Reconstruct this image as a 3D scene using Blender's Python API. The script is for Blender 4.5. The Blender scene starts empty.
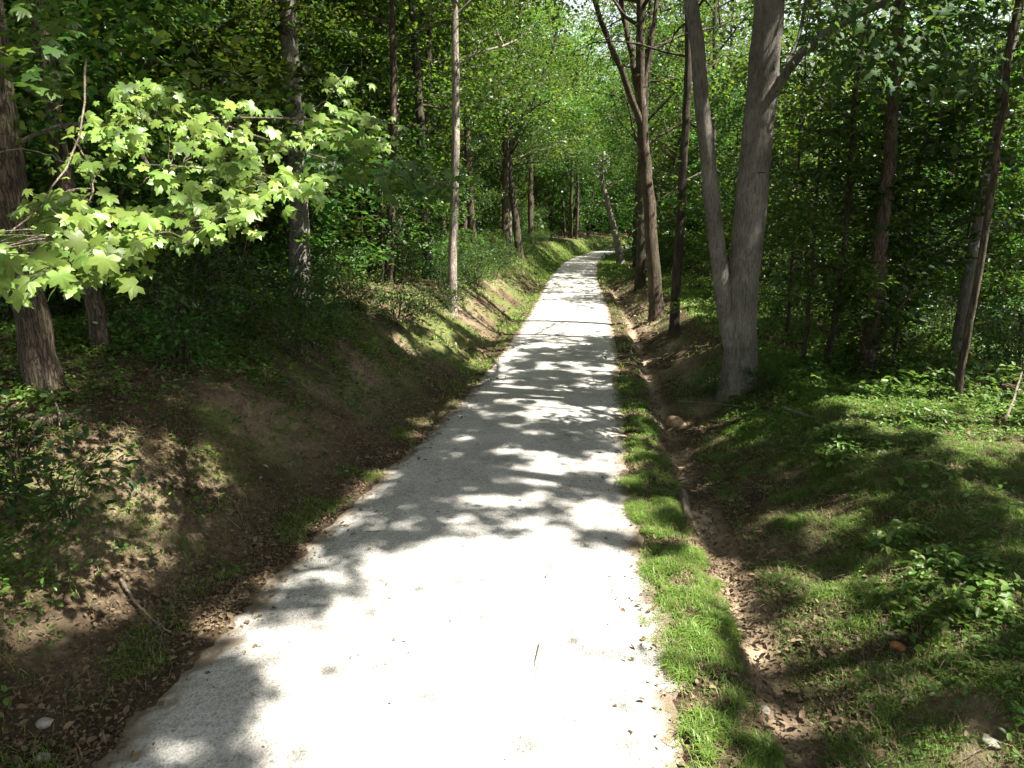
import bpy, math, random
import numpy as np

rng = np.random.default_rng(11)
random.seed(11)
scene = bpy.context.scene
COL = scene.collection

# ------------------------------------------------------------------ camera model
CAM_H, PITCH, FPX = 3.3, math.radians(13.0), 690.0
SN, CS = math.sin(PITCH), math.cos(PITCH)
SUN = np.array([0.50, -0.17, 0.85]); SUN /= np.linalg.norm(SUN)

# ------------------------------------------------------------------ noise
_tab = np.random.default_rng(5).random((8, 256, 256))
def vnoise(x, y, s=0):
    x = np.asarray(x, float); y = np.asarray(y, float)
    xi = np.floor(x).astype(int); yi = np.floor(y).astype(int)
    fx = x - xi; fy = y - yi
    fx = fx * fx * (3 - 2 * fx); fy = fy * fy * (3 - 2 * fy)
    t = _tab[s % 8]
    x0, x1, y0, y1 = xi & 255, (xi + 1) & 255, yi & 255, (yi + 1) & 255
    a = t[x0, y0] * (1 - fx) + t[x1, y0] * fx
    b = t[x0, y1] * (1 - fx) + t[x1, y1] * fx
    return a * (1 - fy) + b * fy
def fbm(x, y, s=0, o=3):
    r = 0; a = 1; n = 0
    for k in range(o):
        r = r + a * vnoise(x * 2 ** k + 17.3 * k, y * 2 ** k + 9.1 * k, s + k); n += a; a *= .5
    return r / n

# ------------------------------------------------------------------ road and terrain
_RY = np.array([-200, -10, 3.2, 5.6, 8, 9.9, 12.9, 18.5, 27, 42, 62, 80, 92, 105, 120, 160, 300.])
_RX = np.array([-18, -1.7, -.78, -.56, -.18, .11, .6, 1.33, 2.3, 3.66, 6.0, 9.6, 13, 18, 26, 50, 150.])
_yy = np.arange(-200, 300, .5)
_xx = np.interp(_yy, _RY, _RX)
for _ in range(3):
    _xx = np.convolve(np.pad(_xx, 3, mode='edge'), np.ones(7) / 7, mode='valid')
def road_c(y): return np.interp(y, _yy, _xx) - np.interp(y, [5, 9, 13], [-.01, .03, 0])
def road_w(y): return np.interp(y, [-10, 5.5, 8.5, 13, 60, 100], [1.92, 1.87, 1.69, 1.54, 1.55, 1.8])

_t = np.arange(0, 260, .05)
def _table(pts, win):
    v = np.interp(_t, [p[0] for p in pts], [p[1] for p in pts])
    k = np.ones(win) / win
    return np.convolve(np.pad(v, win // 2, mode='edge'), k, mode='valid')[:len(_t)]
_L = _table([(0, 0), (.2, -.03), (.45, -.05), (.7, .05), (2.3, 1.25), (3.1, 1.5), (6, 1.85), (15, 2.7), (40, 4.6), (110, 8), (260, 12)], 9)
_R = _table([(0, 0), (.42, .03), (.64, -.03), (.87, -.2), (1.04, -.17), (1.35, -.04), (2.0, .14), (2.8, .42), (3.6, .62), (5.5, .6), (9, .1), (14, -.9), (25, -2.4), (50, -4), (120, -2), (260, 8)], 5)
def height(x, y):
    x = np.asarray(x, float); y = np.asarray(y, float)
    c = road_c(y); w = road_w(y); d = x - c
    wob = (vnoise(y * .45, y * 0 + 3.3, 2) - .5) * .5
    tl = np.maximum(-d - w, 0); tr = np.maximum(d - w, 0)
    sl = np.interp(y, [0, 30, 60, 100], [1.0, 1.0, 1.15, 1.3])
    zl = np.interp(np.maximum(tl + wob * .5 * np.clip(tl, 0, 1), 0) * sl, _t, _L)
    sr = np.interp(y, [0, 5, 6.5, 8, 12, 20, 50], [1.38, 1.3, 1.17, 1.15, 1.3, 1.5, 1.6])
    zr = np.interp(np.maximum(tr + wob * .35 * np.clip(tr, 0, 1), 0) * np.where(tr < 3, sr, sr + (1 - sr) * np.clip((tr - 3) / 3, 0, 1)), _t, _R)
    zr = zr * np.interp(y, [38, 56], [1, .12])
    off = np.clip(np.maximum(tl, tr) / .5, 0, 1)
    n = (fbm(x * 1.3, y * 1.3, 1) - .5) * .16 + (fbm(x * 5, y * 5, 3) - .5) * .07
    big = (fbm(x * .25, y * .25, 4) - .5) * .6 * np.clip((np.maximum(tl, tr) - 2) / 4, 0, 1)
    # rills cut across both banks
    rill = (vnoise(y * 2.6 + d * .5, y * 0 + 7, 5) - .5) * .14 * np.exp(-((np.maximum(tl, tr) - 1.3) / .8) ** 2) * np.clip((y - 9) / 5, 0, 1)
    rough = (fbm(x * 3.1, y * 2.3, 7, 3) - .5) * .2 * np.exp(-((tr * sr - .95) / .4) ** 2) * (tr > 0)
    return zl + zr + rough + off * (n + rill + (fbm(x * 13, y * 13, 6) - .5) * .045) + big + .03 * (1 - np.clip(np.abs(d) / w, 0, 1) ** 2)
def hz(x, y): return float(height(np.array([x]), np.array([y]))[0])

def project(P):
    P = np.atleast_2d(P)
    up = (P[:, 2] - CAM_H) * CS + P[:, 1] * SN
    dep = P[:, 1] * CS - (P[:, 2] - CAM_H) * SN
    dep = np.where(np.abs(dep) < 1e-3, 1e-3, dep)
    return 512 + FPX * P[:, 0] / dep, 384 - FPX * up / dep, dep
def at_depth(px, py, dep):
    u = (px - 512) / FPX; v = (py - 384) / FPX
    return np.array([u * dep, dep * (CS - v * SN), CAM_H - dep * (SN + v * CS)])
def at_y(px, py, Y):
    v = (py - 384) / FPX
    return at_depth(px, py, Y / (CS - v * SN))
def ground_at(px, py):
    d = np.concatenate([np.arange(1.5, 40, .04), np.arange(40, 140, .3)])
    u = (px - 512) / FPX; v = (py - 384) / FPX
    X = u * d; Y = d * (CS - v * SN); Z = CAM_H - d * (SN + v * CS)
    k = np.argmax(Z < height(X, Y))
    return np.array([X[k], Y[k], hz(X[k], Y[k])])

# ------------------------------------------------------------------ mesh building
class Acc:
    def __init__(s): s.v = []; s.f = []; s.n = 0
    def add(s, V, *Fs):
        V = np.asarray(V, float).reshape(-1, 3)
        for F in Fs:
            F = np.asarray(F, int)
            if len(F): s.f.append(F + s.n)
        s.v.append(V); s.n += len(V)
    def mesh(s, name, mat, smooth=False, uvz=None):
        V = np.concatenate(s.v) if s.v else np.zeros((0, 3))
        me = bpy.data.meshes.new(name)
        me.vertices.add(len(V)); me.vertices.foreach_set('co', V.astype(np.float32).ravel())
        loops = np.concatenate([f.ravel() for f in s.f])
        cnt = np.concatenate([np.full(len(f), f.shape[1]) for f in s.f])
        st = np.concatenate([[0], np.cumsum(cnt)[:-1]])
        me.loops.add(len(loops)); me.loops.foreach_set('vertex_index', loops.astype(np.int32))
        me.polygons.add(len(cnt)); me.polygons.foreach_set('loop_start', st.astype(np.int32))
        me.polygons.foreach_set('loop_total', cnt.astype(np.int32))
        if smooth: me.polygons.foreach_set('use_smooth', np.ones(len(cnt), bool))
        me.update(calc_edges=True)
        if mat: me.materials.append(mat)
        return me
def link(name, me, parent=None):
    o = bpy.data.objects.new(name, me); COL.objects.link(o)
    if parent: o.parent = parent
    return o
def thing(name, loc, label, cat, group=None, rz=0, sc=1):
    o = bpy.data.objects.new(name, None); COL.objects.link(o)
    o.location = [float(q) for q in loc]; o.rotation_euler = (0, 0, rz); o.scale = (sc,) * 3
    o.empty_display_size = .2
    o['label'] = label; o['category'] = cat
    if group: o['group'] = group
    return o
def tag(o, label=None, cat=None, group=None, kind=None):
    if label: o['label'] = label
    if cat: o['category'] = cat
    if group: o['group'] = group
    if kind: o['kind'] = kind
    return o

def nrm(a): return a / np.maximum(np.linalg.norm(a, axis=-1, keepdims=True), 1e-9)

def tube(acc, path, rad, seg=8, rough=0., seed=0, flare=0., cap=True):
    path = np.asarray(path, float); rad = np.asarray(rad, float); n = len(path)
    tan = nrm(np.gradient(path, axis=0))
    ref = np.array([1., 0, 0]) if abs(tan[0, 0]) < .8 else np.array([0, 1., 0])
    V = []
    r = np.random.default_rng(seed); ph = r.random(4) * 6.28
    ang = np.arange(seg) / seg * 2 * math.pi
    for i in range(n):
        a = ref - tan[i] * np.dot(ref, tan[i]); a /= np.linalg.norm(a); b = np.cross(tan[i], a); ref = a
        rr = np.full(seg, rad[i])
        if rough: rr = rr * (1 + rough * (np.sin(2 * ang + ph[0] + i * .13) * .5 + np.sin(3 * ang + ph[1] - i * .21) * .5 + (r.random(seg) - .5) * .35))
        if flare:
            s = np.linalg.norm(path[i] - path[0]); e = math.exp(-s / flare)
            rr = rr * (1 + e * (.2 + .35 * np.sin(5 * ang + ph[2]) ** 2))
        V.append(path[i] + np.outer(np.cos(ang) * rr, a) + np.outer(np.sin(ang) * rr, b))
    V = np.concatenate(V)
    i = np.arange(n - 1)[:, None] * seg; j = np.arange(seg)[None]; k = (j + 1) % seg
    F = np.stack([i + j, i + k, i + seg + k, i + seg + j], -1).reshape(-1, 4)
    V = np.concatenate([V, path[-1:] + tan[-1] * rad[-1] * .6])
    T = np.stack([np.arange(seg) + (n - 1) * seg, (np.arange(seg) + 1) % seg + (n - 1) * seg, np.full(seg, n * seg)], -1)
    acc.add(V, F, T)
def smooth_path(pts, n, jit=0., seed=0):
    pts = np.asarray(pts, float)
    s = np.concatenate([[0], np.cumsum(np.linalg.norm(np.diff(pts, axis=0), axis=1))])
    q = np.linspace(0, s[-1], n)
    P = np.stack([np.interp(q, s, pts[:, k]) for k in range(3)], 1)
    w = max(1, n // (len(pts) * 2)) * 2 + 1
    if n > 6:
        e = np.pad(P, ((w // 2, w // 2), (0, 0)), mode='reflect', reflect_type='odd')
        P = np.stack([np.convolve(e[:, k], np.ones(w) / w, mode='valid') for k in range(3)], 1)
    if jit:
        g = np.random.default_rng(seed).normal(size=(n, 3)) * jit; g[0] = 0
        P = P + g
    return P

# leaf templates: (verts, faces) in (along, side, up)
RHOMB = (np.array([[0, 0, 0], [.42, -.33, .05], [1, 0, -.08], [.42, .33, .05]]), [np.array([[0, 1, 2, 3]])])
OVATE = (np.array([[0, 0, 0], [.28, -.27, .05], [.68, -.22, .02], [1, 0, -.14], [.68, .22, .02], [.28, .27, .05]]),
         [np.array([[0, 1, 2, 3], [0, 3, 4, 5]])])
def _lobed(pol):
    pol = [(a, r) for a, r in pol]
    full = pol + [(-a, r) for a, r in reversed(pol) if 0 < a < 180]
    v = [[0.02, 0, .03]] + [[math.cos(math.radians(a)) * r * .62, math.sin(math.radians(a)) * r * .62, -.12 * r * r] for a, r in full]
    n = len(full)
    return (np.array(v), [np.array([[0, 1 + i, 1 + (i + 1) % n] for i in range(n)])])
MAPLE = _lobed([(0, 1.0), (9, .8), (17, .80), (30, .54), (44, .78), (54, .98), (63, .80), (72, .76), (87, .52), (104, .66), (118, .76), (150, .5), (180, .12)])
OAK = (np.array([[0, 0, 0], [.22, -.1, 0], [.3, -.26, .03], [.42, -.13, .02], [.56, -.34, .02], [.66, -.14, 0], [.82, -.22, -.02], [1, 0, -.1],
                 [.82, .22, -.02], [.66, .14, 0], [.56, .34, .02], [.42, .13, .02], [.3, .26, .03], [.22, .1, 0]]),
       [np.array([[0, 1, 2, 3], [3, 4, 5, 5], [5, 6, 7, 7]])[:1]])
OAK[1][:] = [np.array([[0, 1, 2], [0, 2, 3], [0, 3, 11], [0, 11, 12], [0, 12, 13], [3, 4, 5], [3, 5, 9], [3, 9, 11], [11, 9, 10], [5, 6, 7], [5, 7, 9], [9, 7, 8]])]

def put_leaves(acc, C, N, A, S, tpl):
    """leaves with centres C, normals N, headings A, sizes S"""
    if len(C) == 0: return
    N = nrm(N); A = nrm(A - N * np.sum(A * N, 1, keepdims=True)); B = np.cross(N, A)
    T, Fs = tpl; K = len(T)
    V = C[:, None] + S[:, None, None] * (T[None, :, 0:1] * A[:, None] + T[None, :, 1:2] * B[:, None] + T[None, :, 2:3] * N[:, None])
    base = (np.arange(len(C)) * K)[:, None, None]
    acc.add(V.reshape(-1, 3), *[(F[None] + base).reshape(-1, F.shape[1]) for F in Fs])

def spray_leaves(P, D, L, n, size, r, flat=.12, tilt=.35, jit=.4):
    """leaf sprays: P positions, D outward directions, L lengths -> leaf arrays"""
    m = len(P)
    up = nrm(np.array([0, 0, 1.]) + r.normal(size=(m, 3)) * tilt * [1, 1, .3])
    D = nrm(D - up * np.sum(D * up, 1, keepdims=True)); S = np.cross(up, D)
    u = r.random((m, n)); v = r.normal(size=(m, n)) * (.18 + .32 * np.sin(np.clip(u, 0, 1) * 2.6)); w = r.normal(size=(m, n)) * flat - .12 * u ** 2
    C = P[:, None] + L[:, None, None] * (u[..., None] * D[:, None] + v[..., None] * S[:, None] + w[..., None] * up[:, None])
    N = up[:, None] + r.normal(size=(m, n, 3)) * jit
    A = D[:, None] + S[:, None] * np.sign(v)[..., None] * (.6 + r.random((m, n, 1))) + r.normal(size=(m, n, 3)) * .3
    Z = size * (.6 + .7 * r.random((m, n)))
    return C.reshape(-1, 3), N.reshape(-1, 3), A.reshape(-1, 3), Z.ravel()

# ------------------------------------------------------------------ materials
def newmat(name):
    m = bpy.data.materials.new(name); m.use_nodes = True
    nt = m.node_tree; nt.nodes.clear()
    out = nt.nodes.new('ShaderNodeOutputMaterial')
    return m, nt, out
def N(nt, t, **kw):
    n = nt.nodes.new(t)
    for k, v in kw.items():
        if k in n.inputs: n.inputs[k].default_value = v
        else: setattr(n, k, v)
    return n
def ramp(nt, fac, stops):
    n = nt.nodes.new('ShaderNodeValToRGB'); cr = n.color_ramp
    while len(cr.elements) < len(stops): cr.elements.new(.5)
    for e, (p, c) in zip(cr.elements, stops): e.position = p; e.color = (*c, 1)
    nt.links.new(fac, n.inputs[0]); return n.outputs[0]

def leaf_mat(name, base, trans, tmix=.42, rough=.42, spec=.4, hue=.05, ov_=.5):
    m, nt, out = newmat(name); Lk = nt.links.new
    geo = N(nt, 'ShaderNodeNewGeometry')
    oi = N(nt, 'ShaderNodeObjectInfo')
    mr = N(nt, 'ShaderNodeMapRange', **{'To Min': .5 - hue * .6, 'To Max': .5 + hue * .6}); Lk(geo.outputs['Random Per Island'], mr.inputs[0])
    m2 = N(nt, 'ShaderNodeMath', operation='MULTIPLY'); m2.inputs[1].default_value = 7.31; Lk(geo.outputs['Random Per Island'], m2.inputs[0])
    fr = N(nt, 'ShaderNodeMath', operation='FRACT'); Lk(m2.outputs[0], fr.inputs[0])
    mv = N(nt, 'ShaderNodeMapRange', **{'To Min': .62, 'To Max': 1.4}); Lk(fr.outputs[0], mv.inputs[0])
    ov = N(nt, 'ShaderNodeMapRange', **{'To Min': 1 - ov_, 'To Max': 1 + ov_}); Lk(oi.outputs['Random'], ov.inputs[0])
    vv = N(nt, 'ShaderNodeMath', operation='MULTIPLY'); Lk(mv.outputs[0], vv.inputs[0]); Lk(ov.outputs[0], vv.inputs[1])
    oh = N(nt, 'ShaderNodeMath', operation='MULTIPLY'); oh.inputs[1].default_value = 5.77; Lk(oi.outputs['Random'], oh.inputs[0])
    of = N(nt, 'ShaderNodeMath', operation='FRACT'); Lk(oh.outputs[0], of.inputs[0])
    om = N(nt, 'ShaderNodeMapRange', **{'To Min': -hue * .5 * ov_, 'To Max': hue * 1.4 * ov_}); Lk(of.outputs[0], om.inputs[0])
    hs_ = N(nt, 'ShaderNodeMath', operation='ADD'); Lk(mr.outputs[0], hs_.inputs[0]); Lk(om.outputs[0], hs_.inputs[1]); mr = hs_
    cols = []
    for c in (base, trans):
        h = N(nt, 'ShaderNodeHueSaturation'); h.inputs['Color'].default_value = (*c, 1)
        Lk(mr.outputs[0], h.inputs['Hue']); Lk(vv.outputs[0], h.inputs['Value'])
        cols.append(h.outputs[0])
    p = N(nt, 'ShaderNodeBsdfPrincipled', Roughness=rough); p.inputs['Specular IOR Level'].default_value = spec
    Lk(cols[0], p.inputs['Base Color'])
    t = N(nt, 'ShaderNodeBsdfTranslucent'); Lk(cols[1], t.inputs['Color'])
    mx = N(nt, 'ShaderNodeMixShader'); mx.inputs[0].default_value = tmix
    Lk(p.outputs[0], mx.inputs[1]); Lk(t.outputs[0], mx.inputs[2]); Lk(mx.outputs[0], out.inputs[0])
    return m

def bark_mat(name, dark, light, moss=.0, scale=14., zs=.13, bump=.9):
    m, nt, out = newmat(name); Lk = nt.links.new
    tc = N(nt, 'ShaderNodeTexCoord')
    mp = N(nt, 'ShaderNodeMapping'); mp.inputs['Scale'].default_value = (1, 1, zs); Lk(tc.outputs['Object'], mp.inputs[0])
    n1 = N(nt, 'ShaderNodeTexNoise', Scale=scale, Detail=7., Roughness=.65, Distortion=.6); Lk(mp.outputs[0], n1.inputs[0])
    v1 = N(nt, 'ShaderNodeTexVoronoi', feature='DISTANCE_TO_EDGE', Scale=scale * 2.2); 
    mpd = N(nt, 'ShaderNodeVectorMath', operation='ADD'); Lk(mp.outputs[0], mpd.inputs[0])
    sc = N(nt, 'ShaderNodeVectorMath', operation='SCALE'); sc.inputs['Scale'].default_value = .12; Lk(n1.outputs['Color'], sc.inputs[0]); Lk(sc.outputs[0], mpd.inputs[1])
    Lk(mpd.outputs[0], v1.inputs['Vector'])
    n2 = N(nt, 'ShaderNodeTexNoise', Scale=1.7, Detail=4.); Lk(tc.outputs['Object'], n2.inputs[0])
    c1 = ramp(nt, n1.outputs[0], [(.22, dark), (.62, light)])
    vr = N(nt, 'ShaderNodeMapRange', **{'From Max': .14, 'To Min': .42, 'To Max': 1.}); Lk(v1.outputs[0], vr.inputs[0])
    pv = N(nt, 'ShaderNodeMapRange', **{'From Min': .35, 'From Max': .65, 'To Min': .72, 'To Max': 1.25}); Lk(n2.outputs[0], pv.inputs[0])
    mm = N(nt, 'ShaderNodeMath', operation='MULTIPLY'); Lk(vr.outputs[0], mm.inputs[0]); Lk(pv.outputs[0], mm.inputs[1])
    vm = N(nt, 'ShaderNodeVectorMath', operation='SCALE'); Lk(c1, vm.inputs[0]); Lk(mm.outputs[0], vm.inputs['Scale'])
    col = vm.outputs[0]
    if moss:
        n3 = N(nt, 'ShaderNodeTexNoise', Scale=3.1, Detail=5.); Lk(tc.outputs['Object'], n3.inputs[0])
        mf = N(nt, 'ShaderNodeMapRange', **{'From Min': .5, 'From Max': .68, 'To Max': moss}); Lk(n3.outputs[0], mf.inputs[0])
        mix = N(nt, 'ShaderNodeMix', data_type='RGBA'); Lk(mf.outputs[0], mix.inputs[0]); Lk(col, mix.inputs[6]); mix.inputs[7].default_value = (.1, .12, .05, 1)
        col = mix.outputs[2]
    p = N(nt, 'ShaderNodeBsdfPrincipled', Roughness=.9); p.inputs['Specular IOR Level'].default_value = .15
    Lk(col, p.inputs['Base Color'])
    hh = N(nt, 'ShaderNodeMath', operation='ADD'); Lk(n1.outputs[0], hh.inputs[0]); Lk(vr.outputs[0], hh.inputs[1])
    b = N(nt, 'ShaderNodeBump', Strength=bump, Distance=.025); Lk(hh.outputs[0], b.inputs['Height']); Lk(b.outputs[0], p.inputs['Normal'])
    Lk(p.outputs[0], out.inputs[0]); return m

M_can = leaf_mat('canopy leaf', (.048, .088, .016), (.12, .19, .02), .40)
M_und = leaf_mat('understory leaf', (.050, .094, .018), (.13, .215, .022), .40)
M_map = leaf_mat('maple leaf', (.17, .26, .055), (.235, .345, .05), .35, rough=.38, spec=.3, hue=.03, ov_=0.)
M_oak = leaf_mat('oak leaf', (.05, .10, .026), (.11, .19, .03), .4, rough=.6, spec=.2, ov_=0.)
M_shr = leaf_mat('shrub leaf', (.042, .085, .018), (.11, .18, .022), .4)
M_weed = leaf_mat('weed leaf', (.10, .175, .035), (.17, .28, .035), .4, hue=.05, ov_=0.)
M_gra = leaf_mat('grass blade', (.14, .225, .042), (.19, .30, .04), .38, hue=.045, spec=.3, ov_=0.)
M_dead = leaf_mat('dead leaf', (.17, .122, .078), (.11, .07, .035), .15, rough=.7, spec=.15, hue=.016, ov_=0.)
M_barkA = bark_mat('rough brown bark', (.035, .026, .019), (.155, .118, .088), .4)
M_barkB = bark_mat('grey ridged bark', (.10, .09, .075), (.50, .455, .39), .15, scale=42, zs=.16, bump=1.)
M_barkC = bark_mat('pale smooth bark', (.15, .12, .095), (.40, .345, .29), .25, scale=9, zs=.3, bump=.5)
M_barkD = bark_mat('dark thin bark', (.03, .025, .02), (.13, .105, .08), .4, scale=20)
M_dry = bark_mat('dry twig bark', (.14, .11, .08), (.42, .35, .27), 0, scale=30)
BARKS = [M_barkA, M_barkB, M_barkC, M_barkD]

def ground_mat():
    m, nt, out = newmat('forest soil'); Lk = nt.links.new
    tc = N(nt, 'ShaderNodeTexCoord')
    n1 = N(nt, 'ShaderNodeTexNoise', Scale=1.1, Detail=6., Roughness=.6); Lk(tc.outputs['Object'], n1.inputs[0])
    n2 = N(nt, 'ShaderNodeTexNoise', Scale=11., Detail=8., Roughness=.7); Lk(tc.outputs['Object'], n2.inputs[0])
    v = N(nt, 'ShaderNodeTexVoronoi', Scale=26.); Lk(tc.outputs['Object'], v.inputs['Vector'])
    soil = ramp(nt, n1.outputs[0], [(.3, (.036, .026, .017)), (.5, (.066, .048, .031)), (.7, (.115, .083, .054))])
    spk = ramp(nt, v.outputs['Color'], [(0., (.6, .58, .55)), (.5, (.95, .95, .95)), (1., (1.35, 1.3, 1.2))])
    mu = N(nt, 'ShaderNodeMix', data_type='RGBA', blend_type='MULTIPLY'); mu.inputs[0].default_value = .8; Lk(soil, mu.inputs[6]); Lk(spk, mu.inputs[7])
    fine = ramp(nt, n2.outputs[0], [(.28, (.45, .43, .4)), (.72, (1.5, 1.5, 1.45))])
    mu2 = N(nt, 'ShaderNodeMix', data_type='RGBA', blend_type='MULTIPLY'); mu2.inputs[0].default_value = .85; Lk(mu.outputs[2], mu2.inputs[6]); Lk(fine, mu2.inputs[7])
    at = N(nt, 'ShaderNodeAttribute', attribute_name='sand')
    sd = ramp(nt, n2.outputs[0], [(.3, (.27, .20, .13)), (.7, (.5, .39, .27))])
    mx = N(nt, 'ShaderNodeMix', data_type='RGBA'); Lk(at.outputs['Fac'], mx.inputs[0]); Lk(mu2.outputs[2], mx.inputs[6]); Lk(sd, mx.inputs[7])
    am = N(nt, 'ShaderNodeAttribute', attribute_name='moss')
    ms = ramp(nt, n2.outputs[0], [(.3, (.045, .07, .016)), (.7, (.13, .17, .04))])
    mx2 = N(nt, 'ShaderNodeMix', data_type='RGBA'); Lk(am.outputs['Fac'], mx2.inputs[0]); Lk(mx.outputs[2], mx2.inputs[6]); Lk(ms, mx2.inputs[7])
    p = N(nt, 'ShaderNodeBsdfPrincipled', Roughness=.95); p.inputs['Specular IOR Level'].default_value = .1
    Lk(mx2.outputs[2], p.inputs['Base Color'])
    b = N(nt, 'ShaderNodeBump', Strength=.9, Distance=.04); Lk(n2.outputs[0], b.inputs['Height']); Lk(b.outputs[0], p.inputs['Normal'])
    Lk(p.outputs[0], out.inputs[0]); return m
def road_mat():
    m, nt, out = newmat('pale crushed stone'); Lk = nt.links.new
    tc = N(nt, 'ShaderNodeTexCoord')
    n1 = N(nt, 'ShaderNodeTexNoise', Scale=.9, Detail=6., Roughness=.65); Lk(tc.outputs['Object'], n1.inputs[0])
    n2 = N(nt, 'ShaderNodeTexNoise', Scale=20., Detail=6., Roughness=.85); Lk(tc.outputs['Object'], n2.inputs[0])
    v = N(nt, 'ShaderNodeTexVoronoi', Scale=75.); Lk(tc.outputs['Object'], v.inputs['Vector'])
    c = ramp(nt, n1.outputs[0], [(.3, (.36, .345, .315)), (.55, (.48, .465, .435)), (.75, (.55, .535, .505))])
    s = ramp(nt, v.outputs['Color'], [(0., (.5, .5, .5)), (.4, (.95, .95, .95)), (1., (1.25, 1.24, 1.22))])
    mu = N(nt, 'ShaderNodeMix', data_type='RGBA', blend_type='MULTIPLY'); mu.inputs[0].default_value = .9; Lk(c, mu.inputs[6]); Lk(s, mu.inputs[7])
    f = ramp(nt, n2.outputs[0], [(.32, (.55, .55, .55)), (.6, (1.12, 1.12, 1.12))])
    mu2 = N(nt, 'ShaderNodeMix', data_type='RGBA', blend_type='MULTIPLY'); mu2.inputs[0].default_value = .8; Lk(mu.outputs[2], mu2.inputs[6]); Lk(f, mu2.inputs[7])
    at = N(nt, 'ShaderNodeAttribute', attribute_name='edge')
    e = N(nt, 'ShaderNodeMix', data_type='RGBA'); Lk(at.outputs['Fac'], e.inputs[0]); Lk(mu2.outputs[2], e.inputs[6]); e.inputs[7].default_value = (.17, .13, .09, 1)
    p = N(nt, 'ShaderNodeBsdfPrincipled', Roughness=.95); p.inputs['Specular IOR Level'].default_value = .1
    Lk(e.outputs[2], p.inputs['Base Color'])
    b = N(nt, 'ShaderNodeBump', Strength=.7, Distance=.012); Lk(v.outputs['Distance'], b.inputs['Height'])
    b2 = N(nt, 'ShaderNodeBump', Strength=.5, Distance=.02); Lk(n2.outputs[0], b2.inputs['Height']); Lk(b.outputs[0], b2.inputs['Normal'])
    Lk(b2.outputs[0], p.inputs['Normal']); Lk(p.outputs[0], out.inputs[0]); return m
def stone_mat(name, a, b):
    m, nt, out = newmat(name); Lk = nt.links.new
    tc = N(nt, 'ShaderNodeTexCoord'); n = N(nt, 'ShaderNodeTexNoise', Scale=14., Detail=7.); Lk(tc.outputs['Object'], n.inputs[0])
    p = N(nt, 'ShaderNodeBsdfPrincipled', Roughness=.9); Lk(ramp(nt, n.outputs[0], [(.3, a), (.7, b)]), p.inputs['Base Color'])
    bb = N(nt, 'ShaderNodeBump', Strength=.6, Distance=.02); Lk(n.outputs[0], bb.inputs['Height']); Lk(bb.outputs[0], p.inputs['Normal'])
    Lk(p.outputs[0], out.inputs[0]); return m

BARE = [tuple(ground_at(px, py)[:2]) + (rx, ry) for px, py, rx, ry in [(795, 548, .55, .5), (760, 515, .35, .5), (850, 500, .5, .35), (990, 745, .5, .45), (903, 648, .22, .25), (702, 438, .3, .5), (900, 400, .6, .5), (985, 440, .5, .4)]]
def bare(x, y):
    w = (fbm(x * 3, y * 3, 4) - .5) * 1.6; m = np.zeros(np.shape(x))
    for a, b, rx, ry in BARE: m = np.maximum(m, np.clip(1.6 - np.sqrt(((x - a) / rx) ** 2 + ((y - b) / ry) ** 2) + w, 0, 1))
    return m
# ------------------------------------------------------------------ ground sheet and road
def lat(a, b, f0, f1, lo, hi):   # graded spacing
    pass
dpos = np.concatenate([np.arange(0, 7, .09), np.arange(7, 14, .35), np.geomspace(14, 240, 36)])
dco = np.concatenate([-dpos[:0:-1], dpos])
yco = np.concatenate([-np.geomspace(150, 4, 16), np.arange(-3.5, 2.4, .4), np.arange(2.4, 16, .09), np.arange(16, 34, .18), np.arange(34, 70, .6), np.geomspace(70, 290, 50)])
D, Y = np.meshgrid(dco, yco)
X = D + road_c(Y)
Z = height(X, Y)
onroad = np.abs(D) < road_w(Y) * .985
Z = np.where(onroad, Z - .03, Z)
acc = Acc(); nr, nc = D.shape
idx = np.arange(nr * nc).reshape(nr, nc)
acc.add(np.stack([X, Y, Z], -1), np.stack([idx[:-1, :-1], idx[:-1, 1:], idx[1:, 1:], idx[1:, :-1]], -1).reshape(-1, 4))
me = acc.mesh('ground', ground_mat(), smooth=True)
W_ = road_w(Y); tr = D - W_; tl = -D - W_
srr = np.interp(Y, [0, 5, 6.5, 8, 12, 20, 50], [1.38, 1.3, 1.17, 1.15, 1.3, 1.5, 1.6])
sand = np.exp(-((tr * srr - .93) / .2) ** 2) * np.clip(1.4 * fbm(X * 1.7, Y * 1.7, 2) - .1, 0, 1) * np.interp(Y, [0, 40, 60], [1, 1, 0])
face = np.exp(-((tr * srr - 1.9) / .55) ** 2) * np.clip((fbm(X * .9, Y * .9, 6) - .46) * 5, 0, 1) * .55
faceL = np.exp(-((tl - 1.6) / .7) ** 2) * np.clip((fbm(X * .8, Y * .8, 0) - .45) * 5, 0, 1) * .35
at = me.attributes.new('sand', 'FLOAT', 'POINT'); at.data.foreach_set('value', np.clip(sand + face + faceL, 0, 1).astype(np.float32).ravel())
moss = np.clip((fbm(X * 1.2, Y * 1.2, 3) - np.where(D > 0, .40, .60)) * 5, 0, 1) * np.clip(np.maximum(tr - 1.4, tl - .6), 0, 1) * np.clip(6 - np.maximum(tr, tl), 0, 1) * .85
moss = moss * (1 - .9 * bare(X, Y)) * np.where((Y > 10.5) & (tr * srr < 3.4) & (tr > 0), .15, 1)
moss = np.maximum(moss, np.where((tl > 0.0) & (tl < 2.2) & (Y > 11), np.clip((fbm(X * 1.5, Y * 1.5, 5) - .42) * 6, 0, 1) * np.interp(Y, [11, 18], [.2, .8]), 0))
moss = np.maximum(moss, np.clip((Y - 38) / 12, 0, 1) * np.clip((3.5 - np.maximum(tl, tr)) / 2, 0, 1) * .9 * (np.maximum(tl, tr) > 0))
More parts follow.
